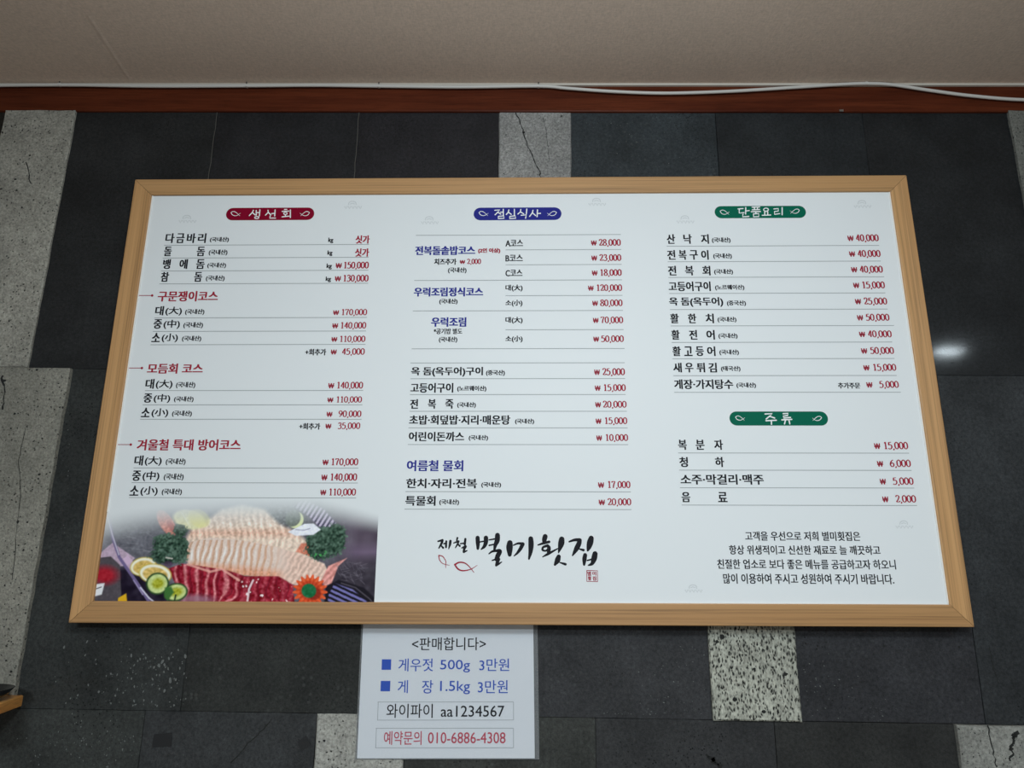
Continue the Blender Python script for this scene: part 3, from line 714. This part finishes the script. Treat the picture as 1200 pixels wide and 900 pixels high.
badge('a', 265, 368.3, 243.5, 258, 243.5, 258, 'R', (276, 357.5),
      [[(390, 90), (375, 120), (340, 155)], [(378, 118), (412, 148)], [(425, 92), (425, 150)], [(425, 120), (458, 118)], [(470, 85), (463, 160)], ring(432, 180, 26, 13, 12),
       [(570, 90), (573, 115), (540, 150)], [(573, 115), (607, 148)], [(615, 130), (650, 128)], [(658, 85), (653, 160)], [(598, 160), (592, 186), (662, 186)],
       [(775, 80), (802, 80)], [(745, 104), (825, 100)], ring(785, 128, 21, 14, 11), [(785, 145), (785, 166)], [(745, 171), (832, 162)], [(846, 85), (846, 180)]], (260, 238), 10.53, 14)
badge('b', 555, 658, 243.2, 258, 243.2, 258, 'B', (566.5, 647),
      [[(315, 90), (375, 86), (350, 115), (318, 146)], [(350, 112), (388, 138)], [(385, 115), (412, 112)], [(419, 78), (419, 153)], [(360, 165), (356, 192), (430, 188), (426, 160), (360, 165)],
       [(488, 85), (480, 115), (456, 142)], [(480, 112), (517, 140)], [(556, 78), (556, 150)], [(500, 166), (497, 192), (574, 187), (566, 158), (500, 166)],
       [(635, 80), (630, 110), (600, 136)], [(632, 110), (670, 134)], [(709, 74), (703, 136)], [(640, 152), (702, 147), (694, 188)],
       [(785, 90), (778, 120), (744, 166)], [(778, 120), (817, 155)], [(841, 84), (836, 170)], [(838, 130), (878, 128)]], (550, 238), 10.53, 14.5)
badge('c', 837.5, 944.3, 242, 256.2, 240.8, 255, 'G', (849, 931.5),
      [[(335, 105), (396, 100)], [(350, 105), (350, 156), (408, 150)], [(430, 88), (428, 168)], [(428, 130), (472, 125)], [(396, 170), (391, 202), (468, 197)],
       [(510, 84), (602, 80)], [(536, 84), (538, 110)], [(576, 84), (573, 110)], [(510, 116), (602, 112)], [(498, 140), (612, 137)], [(555, 140), (555, 160)], [(526, 166), (526, 202), (592, 199), (590, 163), (526, 166)],
       ring(680, 114, 29, 19, 13), [(665, 140), (664, 172)], [(700, 140), (701, 170)], [(634, 184), (738, 180)],
       [(778, 105), (832, 100), (831, 132), (785, 137), (785, 172), (848, 163)], [(879, 88), (879, 178)]], (833, 235), 10.53, 14.5)
badge('d', 854.8, 970.2, 482, 498.5, 482.4, 498.9, 'G', (867, 957.5),
      [[(450, 80), (532, 75), (500, 105), (463, 136)], [(500, 105), (558, 125)], [(460, 156), (577, 150)], [(522, 155), (522, 196)],
       [(655, 76), (712, 72), (706, 96), (656, 105), (660, 126), (738, 118)], [(640, 146), (752, 140)], [(682, 145), (670, 192)], [(720, 145), (730, 192)]], (850, 477), 9.68, 15)

# ---- shop logo written with a brush
P = pr(); o_, k_ = (550, 618), 15.0
for st_ in ([(145, 185, 75), (150, 280, 72), (150, 372, 48)], [(292, 185, 80), (290, 265, 76), (262, 335, 58), (210, 385, 24)], [(180, 258, 24), (250, 245, 26)],
            [(495, 140, 88), (490, 230, 90), (458, 310, 66), (440, 395, 38)], [(345, 220, 22), (440, 205, 30)], [(350, 317, 28), (440, 297, 26)],
            [(345, 465, 22), (400, 425, 36), (470, 412, 46), (538, 418, 70), (505, 490, 84), (478, 560, 76)], [(400, 582, 22), (475, 558, 32)], [(525, 560, 40), (492, 615, 58), (472, 668, 42)], [(472, 668, 40), (520, 640, 34), (570, 608, 16)],
            [(712, 275, 100), (706, 360, 116), (710, 480, 70)], [(775, 315, 22), (850, 283, 36), (925, 285, 46)], [(938, 295, 70), (895, 380, 62), (842, 452, 42), (788, 502, 20)],
            [(1080, 200, 86), (1085, 300, 96), (1075, 430, 74), (1048, 555, 32)]): P.brush(st_, 'k', o_, k_)
o_, k_ = (625, 618), 12.86
for st_ in ([(178, 138, 76), (166, 185, 72), (165, 230, 56)], [(70, 266, 20), (150, 240, 36), (238, 218, 40)], [(215, 275, 44), (150, 298, 34), (140, 340, 34), (190, 352, 28), (236, 315, 54), (215, 275, 44)],
            [(238, 320, 56), (228, 388, 50)], [(140, 445, 16), (230, 396, 38), (368, 320, 18)], [(428, 180, 84), (420, 240, 94), (400, 315, 60), (378, 385, 14)], [(382, 442, 66), (362, 500, 82), (325, 562, 36)], [(400, 530, 18), (450, 545, 32), (484, 556, 40)],
            [(540, 216, 24), (620, 190, 42), (695, 188, 52)], [(700, 195, 62), (685, 250, 74), (648, 325, 72), (590, 425, 20)], [(690, 325, 20), (755, 343, 40)], [(872, 165, 80), (855, 230, 96), (836, 300, 72), (820, 348, 34)],
            [(780, 418, 62), (770, 480, 66), (765, 560, 38)], [(930, 398, 78), (915, 470, 86), (885, 545, 52), (830, 573, 20)], [(810, 500, 20), (885, 480, 26)]): P.brush(st_, 'k', o_, k_)
o_, k_ = (505, 620), 12.0
for st_ in ([(100, 172, 22), (162, 157, 34)], [(162, 160, 34), (150, 200, 34), (112, 268, 18)], [(148, 238, 20), (172, 264, 30)], [(182, 206, 20), (212, 200, 24)], [(216, 172, 28), (212, 255, 28)], [(274, 168, 36), (268, 215, 34), (250, 278, 14)],
            [(372, 125, 28), (364, 160, 22)], [(320, 196, 16), (388, 172, 30)], [(388, 175, 28), (375, 210, 26), (345, 262, 16)], [(375, 208, 20), (406, 238, 28)], [(415, 206, 18), (458, 200, 22)], [(484, 140, 32), (476, 215, 34)],
            [(435, 266, 18), (486, 246, 40)], [(484, 250, 38), (468, 285, 34), (462, 320, 34)], [(462, 322, 32), (508, 304, 16)]): P.brush(st_, 'k', o_, k_)
for st_ in ([(110, 370, 15), (165, 385, 13), (208, 450, 11), (206, 500, 10), (210, 548, 5)], [(110, 370, 15), (120, 430, 13), (160, 480, 10), (215, 500, 8), (262, 510, 5)],
            [(335, 500, 23), (400, 468, 21), (480, 480, 17), (545, 535, 13), (605, 610, 8)], [(335, 500, 23), (380, 560, 21), (450, 585, 19), (560, 565, 13), (650, 510, 6)]): P.brush(st_, 'r', o_, k_)
o_, k_ = (625, 618), 12.86
P.brush([(806, 650, 11), (966, 654, 11), (968, 818, 13), (806, 814, 11), (806, 650, 11)], 'r', o_, k_, False)
for s_, a_, b_, c_0, c_1 in (('별', 815, 872, 665, 728), ('미', 890, 948, 668, 725), ('횟', 820, 872, 738, 800), ('집', 892, 948, 738, 800)):
    P.text(s_, 625 + a_ / k_, 625 + b_ / k_, 618 + c_0 / k_, 618 + c_1 / k_, 'r', .5)
P.build('shop_logo', sheet)

# ---- faint emblems scattered over the sheet
for ex, ey in ((219, 257), (413, 240.5), (503, 258.5), (699, 237), (802.5, 257.5), (1010, 239.5), (1059, 615), (812, 690)):
    P = pr(); P.y += 0.0001
    P.brush([(-4.5, -0.6, 1.2), (-3.6, -3.4, 1.2), (0, -4.6, 1.2), (3.6, -3.4, 1.2), (4.5, -0.6, 1.2)], 'e', (ex, ey), 1.0)
    P.brush([(-2.4, -1.4, 1.1), (0, -2.2, 1.1), (2.4, -1.4, 1.1)], 'e', (ex, ey), 1.0)
    for k in range(5): P.brush([(-9 + 4.2 * k, 1.5, 1.1), (-7.4 + 4.2 * k, 4.2, 1.1), (-6.2 + 4.2 * k, 1.4, 1.1)], 'e', (ex, ey), 1.0, False)
    P.build('faded_emblem', sheet)

# ---- printed photograph of the sashimi platter
def platter():
    S = 2                                             # canvas = crop coordinates / S : u 60..1110, v 390..770
    u0, v0 = 60, 390; Wd, Hd = (1110 - u0) // S, (770 - v0) // S
    uu, vv = np.meshgrid(u0 + S * (np.arange(Wd) + .5), v0 + S * (np.arange(Hd) + .5))
    rng = np.random.default_rng(3)
    def blur(a, k):
        for ax in (0, 1):
            for _ in range(2):
                c = np.cumsum(np.pad(a, [(k + 1, k) if i == ax else (0, 0) for i in (0, 1)], mode='edge'), axis=ax)
                a = (np.take(c, range(2 * k + 1, c.shape[ax]), axis=ax) - np.take(c, range(0, c.shape[ax] - 2 * k - 1), axis=ax)) / (2 * k + 1)
        return a
    def nz(k):
        a = rng.normal(size=uu.shape)
        if k: a = blur(a, k)
        return (a - a.mean()) / a.std()
    n0, n1, n2, n4 = nz(0), nz(1), nz(3), nz(8)
    img = np.zeros(uu.shape + (3,)); img[:] = (96, 92, 104)
    def put(mask, colr, k=None):
        mask = np.clip(mask, 0, 1)[..., None]; img[:] = img * (1 - mask) + np.array(colr, float) * mask if not isinstance(colr, np.ndarray) else img * (1 - mask) + colr * mask
    def ell(cx, cy, rx, ry, rot=0, soft=4.0):
        a = math.radians(rot); x = (uu - cx) * math.cos(a) + (vv - cy) * math.sin(a); y = -(uu - cx) * math.sin(a) + (vv - cy) * math.cos(a)
        d = np.sqrt((x / rx) ** 2 + (y / ry) ** 2); return np.clip((1 - d) * min(rx, ry) / soft + .5, 0, 1), x / rx, y / ry
    def polym(pts, soft=3.0):
        ins = np.zeros(uu.shape, bool); dist = np.full(uu.shape, 1e9)
        for (xa, ya), (xb, yb) in zip(pts, pts[1:] + pts[:1]):
            if ya != yb:
                cond = ((ya > vv) != (yb > vv)) & (uu < (xb - xa) * (vv - ya) / (yb - ya) + xa); ins ^= cond
            t = np.clip(((uu - xa) * (xb - xa) + (vv - ya) * (yb - ya)) / ((xb - xa) ** 2 + (yb - ya) ** 2 + 1e-9), 0, 1)
            dist = np.minimum(dist, np.hypot(uu - xa - t * (xb - xa), vv - ya - t * (yb - ya)))
        return np.clip(np.where(ins, dist, -dist) / soft + .5, 0, 1)
    def linem(pts, w, soft=2.0):
        dist = np.full(uu.shape, 1e9)
        for (xa, ya), (xb, yb) in zip(pts[:-1], pts[1:]):
            t = np.clip(((uu - xa) * (xb - xa) + (vv - ya) * (yb - ya)) / ((xb - xa) ** 2 + (yb - ya) ** 2 + 1e-9), 0, 1)
            dist = np.minimum(dist, np.hypot(uu - xa - t * (xb - xa), vv - ya - t * (yb - ya)))
        return np.clip((w / 2 - dist) / soft + .5, 0, 1)
    def C3(c, f): return np.clip(np.array(c, float)[None, None, :] + f[..., None], 0, 255)
    # backdrop
    put(np.ones(uu.shape), C3((100, 98, 108), 9 * n4 + 5 * n1))
    put(np.clip((uu - 900) / 120, 0, 1), C3((84, 72, 86), 6 * n4))
    put(np.clip(1 - np.abs(vv - 590) / 40, 0, 1) * np.clip((uu - 950) / 60, 0, 1) * .6, (128, 108, 136))
    put(polym([(900, 640), (1100, 620), (1100, 775), (900, 775)], 60), C3((56, 50, 60), 6 * n2))
    put(polym([(60, 660), (230, 640), (300, 700), (460, 720), (460, 775), (60, 775)], 25), C3((34, 26, 44), 6 * n2))
    put(polym([(150, 500), (420, 500), (400, 640), (215, 610)], 40) * .7, C3((108, 108, 116), 6 * n1 + 5 * n2))
    # net of scratches on the glass bowl
    for k in range(16):
        a_ = rng.uniform(180, 330); b_ = rng.uniform(520, 610); put(linem([(a_, b_), (a_ + rng.uniform(20, 60), b_ + rng.uniform(-14, 20))], 2) * .5, (150, 150, 156))
    # napkin, box with red dot and a white tag
    put(polym([(92, 612), (156, 558), (235, 612), (205, 640), (110, 640)]), C3((186, 162, 182), 6 * n1))
    put(polym([(86, 640), (100, 612), (150, 606), (182, 636), (188, 775), (80, 775)]), C3((80, 74, 80), 3 * n1)); put(linem([(80, 692), (185, 692)], 3) * .6, (50, 45, 52))
    put(ell(128, 672, 44, 30, 0, 26)[0] * .9, C3((172, 24, 40), 4 * n1)); put(polym([(80, 706), (128, 700), (118, 740), (80, 750)]), (226, 226, 230)); put(linem([(92, 722), (116, 714)], 3), (60, 60, 70))
    put(polym([(184, 620), (214, 600), (200, 590), (250, 650), (230, 668)]) * .9, (208, 178, 206))
    put(polym([(176, 752), (204, 736), (208, 775), (172, 775)]), (222, 172, 34))
    for pts, w, c in (([(142, 460), (156, 540), (180, 610), (226, 676), (272, 745), (290, 775)], 11, (112, 98, 140)), ([(135, 455), (155, 530), (178, 600)], 4, (196, 190, 206)), ([(254, 716), (284, 752), (312, 775)], 5, (212, 206, 224)), ([(230, 690), (262, 740)], 4, (160, 146, 186))): put(linem(pts, w), c)
    # striped ribbon top right, and at the lower corner
    sp = polym([(790, 430), (830, 405), (900, 440), (946, 495), (930, 512), (880, 500), (850, 470)], 5)
    put(sp, (70, 62, 92)); put(sp * (np.sin((uu * .8 + vv * .5) / 2.2) > 0.0), (196, 184, 206))
    sp = polym([(916, 740), (936, 700), (1000, 722), (1050, 765), (1040, 775), (910, 775)], 4); put(polym([(905, 712), (950, 688), (1040, 716), (1100, 775), (900, 775)], 6), (22, 18, 28))
    put(sp * (np.sin((vv * .9 - uu * .42) / 2.6) > .15), (120, 116, 176))
    # dark greens at the top, cucumber piece, squid
    put(ell(758, 462, 70, 34, 10, 25)[0], C3((92, 96, 98), 18 * n1)); put(ell(800, 478, 27, 30, 30)[0], (222, 226, 176)); put(ell(790, 472, 26, 30, 30)[0], C3((104, 112, 104), 8 * n1))
    # fish, upper mound
    m1 = polym([(405, 560), (440, 500), (500, 470), (540, 440), (610, 424), (690, 440), (740, 490), (800, 520), (850, 560), (868, 620), (700, 600), (560, 560)], 14)
    s1 = np.sin((uu + 7 * np.sin(vv / 23) + 2.2 * n2) / 3.6)
    put(m1, C3((228, 204, 186), 14 * s1 + 9 * n1)); put(m1 * np.clip(1 - np.abs(vv - 524) / 24, 0, 1) * .6, C3((222, 168, 144), 26 * s1 + 10 * n1)); put(m1 * np.clip(1 - np.abs(vv - 490) / 22, 0, 1) * np.clip(s1 + n1 * .5 - .2, 0, 1) * .6, (246, 240, 234))
    put(m1 * np.clip((470 - vv) / 40, 0, 1) * .6, (240, 232, 214))
    # white fillet cut into slices
    m2 = polym([(400, 600), (430, 556), (500, 540), (600, 548), (720, 570), (830, 604), (900, 632), (916, 668), (880, 706), (800, 706), (700, 680), (560, 668), (430, 640)], 5)
    ph = (uu + .22 * (vv - 600) + 4 * n4) / 22.5; fr = ph - np.floor(ph)
    base = np.stack([226 - 4 * n1, 204 - 5 * n1, 192 - 5 * n1], -1); put(m2, base)
    put(m2 * np.clip((fr - .52) * 6, 0, 1) * (vv > 548) * np.clip((760 - uu) / 60, 0, 1) * .75, C3((205, 156, 126), 6 * n1))
    put(m2 * np.clip(1 - np.abs(fr - .3) / .16, 0, 1) * np.clip((700 - uu) / 90, 0, 1) * np.clip(1 - np.abs(vv - 600) / 42, 0, 1), (246, 246, 246))
    put(m2 * np.clip(1 - np.abs(fr - .88) / .06, 0, 1) * np.clip((640 - uu) / 60, 0, 1) * .5, (150, 130, 120))
    put(m2 * np.clip((vv - 622 - (uu - 500) * .09) / 24, 0, 1) * .55 * np.clip((790 - uu) / 60, 0, 1), C3((226, 142, 104), 16 * n1 + 12 * np.sin(uu / 5)))
    tl = m2 * np.clip((uu - 730) / 60, 0, 1); put(tl, C3((224, 190, 174), 16 * np.sin((uu * .9 + vv * .55 + 2 * n2) / 3.0) + 6 * n1))
    put(polym([(820, 560), (870, 560), (852, 606), (800, 590)], 6), C3((214, 130, 106), 12 * n1))
    put(polym([(890, 690), (914, 640), (980, 612), (950, 640), (926, 700), (900, 712)], 4), C3((220, 148, 140), 18 * np.sin((uu + vv) / 4) + 8 * n1))
    # red tuna
    m3 = polym([(350, 650), (400, 632), (460, 640), (540, 652), (590, 664), (620, 676), (740, 676), (790, 706), (796, 775), (400, 775), (376, 700)], 5)
    put(m3, C3((140, 20, 40), 12 * n1 + 10 * n2)); put(m3 * np.clip(n2 - .6, 0, 1) * .6, (180, 40, 58)); ph = (uu + .16 * (vv - 640) + 5 * np.sin(vv / 31) + 5 * n4) / 34; fr = ph - np.floor(ph)
    put(m3 * np.clip(1.3 - np.abs(fr - .5) / .19, 0, 1) * np.clip((640 - uu) / 60, .35, .95), C3((212, 128, 132), 14 * n1)); put(m3 * np.clip((fr - .72) * 5, 0, 1) * .55, (96, 10, 28))
    put(m3 * np.clip(n1 * n2 - 1.9, 0, 1) * np.clip((uu - 560) / 60, 0, 1), (250, 226, 228)); put(linem([(650, 690), (636, 720), (630, 762)], 7) * .85, (246, 232, 234))
    put(linem([(420, 634), (500, 660), (540, 650), (600, 690)], 8) * .8, (236, 176, 160)); put(ell(445, 762, 70, 22, 0, 18)[0] * .75, (150, 120, 136))
    # shrimp, lemons, cucumbers
    put(ell(345, 488, 24, 52, -32)[0], C3((206, 134, 120), 10 * n1)); put(ell(362, 500, 10, 24, -30)[0] * .6, (168, 84, 80))
    put(ell(425, 476, 58, 34, 12, 8)[0], C3((228, 222, 172), 6 * n1)); put(ell(460, 472, 40, 30, 30, 8)[0] * .7, (226, 218, 130)); put(linem([(400, 452), (430, 505)], 4) * .6, (244, 242, 220))
    for cx, cy, rx, ry, rt in ((264, 642, 47, 33, -10), (306, 668, 58, 36, 8)):
        k, x, y = ell(cx, cy, rx, ry, rt); d = np.hypot(x, y); put(k, (196, 170, 60)); put(ell(cx, cy, rx * .94, ry * .92, rt)[0], (240, 236, 214))
        put(ell(cx, cy + 2, rx * .76, ry * .7, rt)[0], C3((212, 178, 100), 10 * np.sin(np.arctan2(y, x) * 8) + 8 * n1))
    for cx, cy, rx, ry, rt in ((378, 732, 40, 29, -12), (314, 702, 38, 36, -20)):
        put(ell(cx, cy, rx + 3, ry + 3, rt)[0], (44, 76, 40)); put(ell(cx, cy, rx * .92, ry * .92, rt)[0], C3((200, 214, 142), 5 * n1)); put(ell(cx + 2, cy - 1, rx * .55, ry * .5, rt, 10)[0], C3((170, 172, 50), 14 * n1))
    put(polym([(340, 716), (362, 712), (372, 732), (350, 762), (338, 750)], 6), (62, 110, 52)); put(linem([(378, 742), (374, 760)], 6), (40, 60, 36))
    # parsley
    for cx, cy, rx, ry in ((350, 564, 50, 36), (346, 602, 54, 30), (390, 580, 32, 46), (393, 516, 25, 21), (905, 556, 66, 50), (880, 586, 42, 30), (940, 530, 34, 36)):
        e_ = ell(cx, cy, rx * 1.08, ry * 1.08, 0, 20)[0]; k = np.clip((e_ - .5) * 4 + .6 * n1 + .5, 0, 1) * (e_ > .08); put(k, C3((56, 80, 66), 13 * n1 + 11 * n2)); put(k * np.clip(n1 - .7, 0, 1) * .5, (96, 122, 104)); put(k * np.clip(-n1 - .8, 0, 1) * .6, (18, 30, 26))
    put(np.clip(ell(880, 600, 30, 10, -20)[0] * (n1 > .4) * 1.0, 0, 1), (70, 160, 84)); put(linem([(344, 610), (366, 614)], 4), (212, 204, 196)); put(ell(352, 632, 16, 10)[0] * .6, (82, 50, 84))
    put(polym([(772, 520), (830, 492), (862, 490), (888, 512), (862, 530), (800, 534)], 3), C3((232, 232, 240), 5 * n1)); put(linem([(800, 512), (830, 514), (850, 508)], 2.5) * .7, (110, 104, 130))
    # carrot flower
    dx, dy = uu - 850, vv - 727; an = np.arctan2(dy, dx); rr = np.hypot(dx / 1.06, dy); edge = 53 + 7 * np.sin(an * 17)
    put(np.clip((edge - rr) / 3, 0, 1), C3((216, 82, 40), 14 * np.sin(an * 17) + 6 * n1)); put(np.clip((38 - rr) / 6, 0, 1) * .5, (170, 44, 26)); put(ell(864, 737, 25, 22)[0] * .6, (110, 26, 22)); put(ell(846, 727, 26, 25)[0], C3((24, 104, 62), 6 * n1))
    # whiskers of the lobster in the dark
    for k in range(46):
        a_ = rng.uniform(935, 1030); b_ = rng.uniform(625, 690); an_ = rng.uniform(-.6, 1.4); put(linem([(a_, b_), (a_ + 26 * math.cos(an_), b_ + 22 * math.sin(an_))], 1.4) * .5, (132, 124, 136))
    put(linem([(960, 700), (1010, 716), (1060, 756), (1075, 775)], 4) * .6, (120, 112, 122))
    # printed fade into the white of the sheet
    topv = np.interp(uu, [60, 130, 200, 350, 600, 880, 960, 1090, 1120], [505, 455, 436, 412, 394, 394, 412, 452, 462])
    fade = np.clip((vv - topv) / np.interp(uu, [60, 300, 600, 900, 1100], [135, 125, 130, 110, 80]), 0, 1); fade = fade * fade * (3 - 2 * fade)
    return img, fade, (u0, v0, S)
img, fade, (cu0, cv0, cS) = platter()
def l_(a): a = a / 255; return np.where(a <= .04045, a / 12.92, ((a + .055) / 1.055) ** 2.4)
pix = l_(np.clip(img, 0, 255)) * 1.16
sheet_rgb = np.array((0.80, 0.825, 0.84)); pix = pix * fade[..., None] + sheet_rgb * (1 - fade[..., None])
xr = (BP(443.3, 601)[0] + BP(439, 704)[0]) / 2; xl = IL - 0.0003; zl = IB - 0.0003; zh = BP(270, 583)[1]
NX, NZ = 520, 180
gx, gz = np.meshgrid(np.linspace(xl, xr, NX), np.linspace(zl, zh, NZ))
wx = ctr.x + gx * ct - gz * st - CAM.x; wz = ctr.z + gx * st + gz * ct - CAM.z; wy = np.full_like(wx, SY) - CAM.y
dp = lambda v: wx * v.x + wy * v.y + wz * v.z
ppx = 600 + FPX * dp(RGT) / dp(FWD); ppy = 450 - FPX * dp(UPV) / dp(FWD)
iu = np.clip(((ppx - 80) * 3 - cu0) / cS - .5, 0, img.shape[1] - 1.001); iv = np.clip(((ppy - 450) * 3 - cv0) / cS - .5, 0, img.shape[0] - 1.001)
i0, j0 = iu.astype(int), iv.astype(int); fu, fv = (iu - i0)[..., None], (iv - j0)[..., None]
cc = pix[j0, i0] * (1 - fu) * (1 - fv) + pix[j0, i0 + 1] * fu * (1 - fv) + pix[j0 + 1, i0] * (1 - fu) * fv + pix[j0 + 1, i0 + 1] * fu * fv
vtx = np.stack([gx, np.full_like(gx, SY - 0.00022), gz], -1).reshape(-1, 3)
ii = np.arange(NX * NZ).reshape(NZ, NX)
fcs = np.stack([ii[:-1, :-1], ii[:-1, 1:], ii[1:, 1:], ii[1:, :-1]], -1).reshape(-1, 4)
me = bpy.data.meshes.new('dish_photograph'); me.from_pydata(vtx.tolist(), [], fcs.tolist()); me.update()
ca = me.color_attributes.new('print', 'FLOAT_COLOR', 'POINT')
ca.data.foreach_set('color', np.concatenate([cc.reshape(-1, 3), np.ones((NX * NZ, 1))], 1).astype(np.float32).ravel())
t = NT('printed_photograph'); at = t.n('ShaderNodeAttribute', attribute_name='print'); t.out(at.outputs['Color'], 0.5, None, Specular_IOR_Level=0.12)
me.materials.append(t.mat)
ph_o = bpy.data.objects.new('dish_photograph', me); COL.objects.link(ph_o); ph_o.parent = sheet; ph_o['label'] = 'printed picture of a sashimi platter'

# ------------------------------------------------------------------ laminated notice under the board
PY = -0.0032
pa = [W(*p, PY) for p in ((427, 733.5), (627, 733.5), (627, 890.5), (419, 890.5))]
pl, prr, pb = (pa[0].x + pa[3].x) / 2, (pa[1].x + pa[2].x) / 2, (pa[2].z + pa[3].z) / 2
ptop = pb + 0.2115
NTH = math.atan2(pa[2].z - pa[3].z, pa[2].x - pa[3].x)
notice = empty('laminated_notice', (pl, 0, pb), -NTH)
tag(notice, 'laminated white paper notice with blue and red writing under the framed menu', 'notice')
nw, nh = prr - pl, ptop - pb
def NP(px, py):
    p = W(px, py, PY - 0.001); dx, dz = p.x - pl, p.z - pb; c_, s_ = math.cos(NTH), math.sin(NTH); return np.array((dx * c_ + dz * s_, -dx * s_ + dz * c_))
M_PAPER = plain('notice_paper', (0.80, 0.815, 0.85), 0.7)
m = MB(); m.box((0, PY, 0), (nw, PY + 0.0006, nh)); paper = m.build('paper', M_PAPER, notice)
# clear film: two thin sheets welded round the paper
t = NT('clear_film'); tr = t.n('ShaderNodeBsdfTransparent'); gl = t.n('ShaderNodeBsdfGlossy'); gl.inputs['Roughness'].default_value = 0.12
tr.inputs[0].default_value = (0.97, 0.975, 0.98, 1); mx = t.n('ShaderNodeMixShader'); mx.inputs[0].default_value = 0.035
t.l(tr.outputs[0], mx.inputs[1]); t.l(gl.outputs[0], mx.inputs[2]); t.l(mx.outputs[0], t.t.nodes['Material Output'].inputs[0]); M_FILM = t.mat
t = NT('film_margin'); t.out((0.30, 0.31, 0.32), 0.3, None, Alpha=0.38); M_MARGIN = t.mat
bw = 0.0075
m = MB(); m.box((-0.001, PY - 0.0014, 0), (nw + .001, PY - 0.0012, nh)); m.build('film', M_FILM, notice)
m = MB()
m.box((-0.003, PY - 0.0002, -0.0018), (0, PY + 0.0004, nh)); m.box((nw, PY - 0.0002, -0.0018), (nw + bw, PY + 0.0004, nh)); m.box((0, PY - 0.0002, -0.0018), (nw, PY + 0.0004, 0))
m.build('film_margin', M_MARGIN, notice)
P = Print(NP, PY - 0.0003); N = col(400, 720, 4.615)
N.t(P, '<판매합니다>', 382, 782, 124, 194, 'n', .12)
for (v0, v1, u0, u1) in ((243, 300, 217, 270), (360, 416, 211, 265)):
    a_, b_ = NP(400 + u0 / 4.615, 720 + v1 / 4.615), NP(400 + u1 / 4.615, 720 + v0 / 4.615); P.poly([(a_[0], a_[1]), (b_[0], a_[1]), (b_[0], b_[1]), (a_[0], b_[1])], [(0, 1, 2, 3)], 's')
for s_, a_, b_, v0, v1, ik in (('게우젓', 308, 496, 239, 308, 's'), ('500g', 534, 696, 246, 314, 's'), ('3만원', 746, 908, 239, 306, 's'), ('게', 304, 360, 356, 426, 's'), ('장', 436, 496, 356, 428, 's'), ('1.5kg', 534, 696, 360, 432, 's'), ('3만원', 738, 900, 356, 426, 's'),
                               ('와이파이', 244, 494, 484, 560, 'n'), ('aa1234567', 538, 882, 494, 554, 'n'), ('예약문의', 230, 434, 632, 706, 'p'), ('010-6886-4308', 468, 888, 638, 698, 'p')): N.t(P, s_, a_, b_, v0, v1, ik, .1)
for a_, b_, v0, v1, sh in ((196, 930, 474, 572, 4), (186, 930, 616, 722, 5)):
    N.l(P, a_, v0, b_, v0, 'h', .5); N.l(P, a_ - 3, v1, b_, v1, 'h', .5)
    for u_, w_ in ((a_, 1), (b_, 1)):
        p0, p1 = NP(400 + u_ / 4.615, 720 + v0 / 4.615), NP(400 + u_ / 4.615, 720 + v1 / 4.615); x = (p0[0] + p1[0]) / 2; P.poly([(x, p1[1]), (x + .0008, p1[1]), (x + .0008, p0[1]), (x, p0[1])], [(0, 1, 2, 3)], 'h')
P.build('lettering', paper)

# ------------------------------------------------------------------ corner of a wooden shelf with a dark dish
sb = W(28, 814.5, yB - 0.0005); zs = sb.z; th = 0.0175
shelf = MB(); Dp = 0.17; L = 0.42; k = 0.16
top = [(0, 0), (k * Dp, -Dp + 0.012), (k * Dp - 0.012, -Dp), (-L, -Dp), (-L, 0)]
vs_ = [(x, y, 0) for x, y in top] + [(x, y, -th) for x, y in top]; n = len(top)
shelf.add(vs_, [tuple(range(n - 1, -1, -1)), tuple(range(n, 2 * n))] + [(i, (i + 1) % n, n + (i + 1) % n, n + i) for i in range(n)])
so = shelf.build('wall_shelf', M_SHELF); so.location = (sb.x, sb.y, zs)
import bmesh
bb = bmesh.new(); bb.from_mesh(so.data); bmesh.ops.recalc_face_normals(bb, faces=bb.faces); bb.to_mesh(so.data); bb.free()
mo = so.modifiers.new('edge', 'BEVEL'); mo.width = 0.002; mo.segments = 2
tag(so, 'small orange wooden wall shelf jutting from the grey slab at the left', 'shelf')
d = MB(); d.lathe([(0.0, 0.0), (0.028, 0.0), (0.030, 0.003), (0.044, 0.010), (0.052, 0.020), (0.050, 0.020), (0.042, 0.012), (0.0, 0.006)], (0, 0, 0), 40)
do = d.build('dish', M_BLACKW, None, True); do.location = (W(9, 812, sb.y - 0.07).x - 0.052, sb.y - 0.07, zs + 0.0002)
tag(do, 'low black dish resting on the orange wall shelf', 'dish')
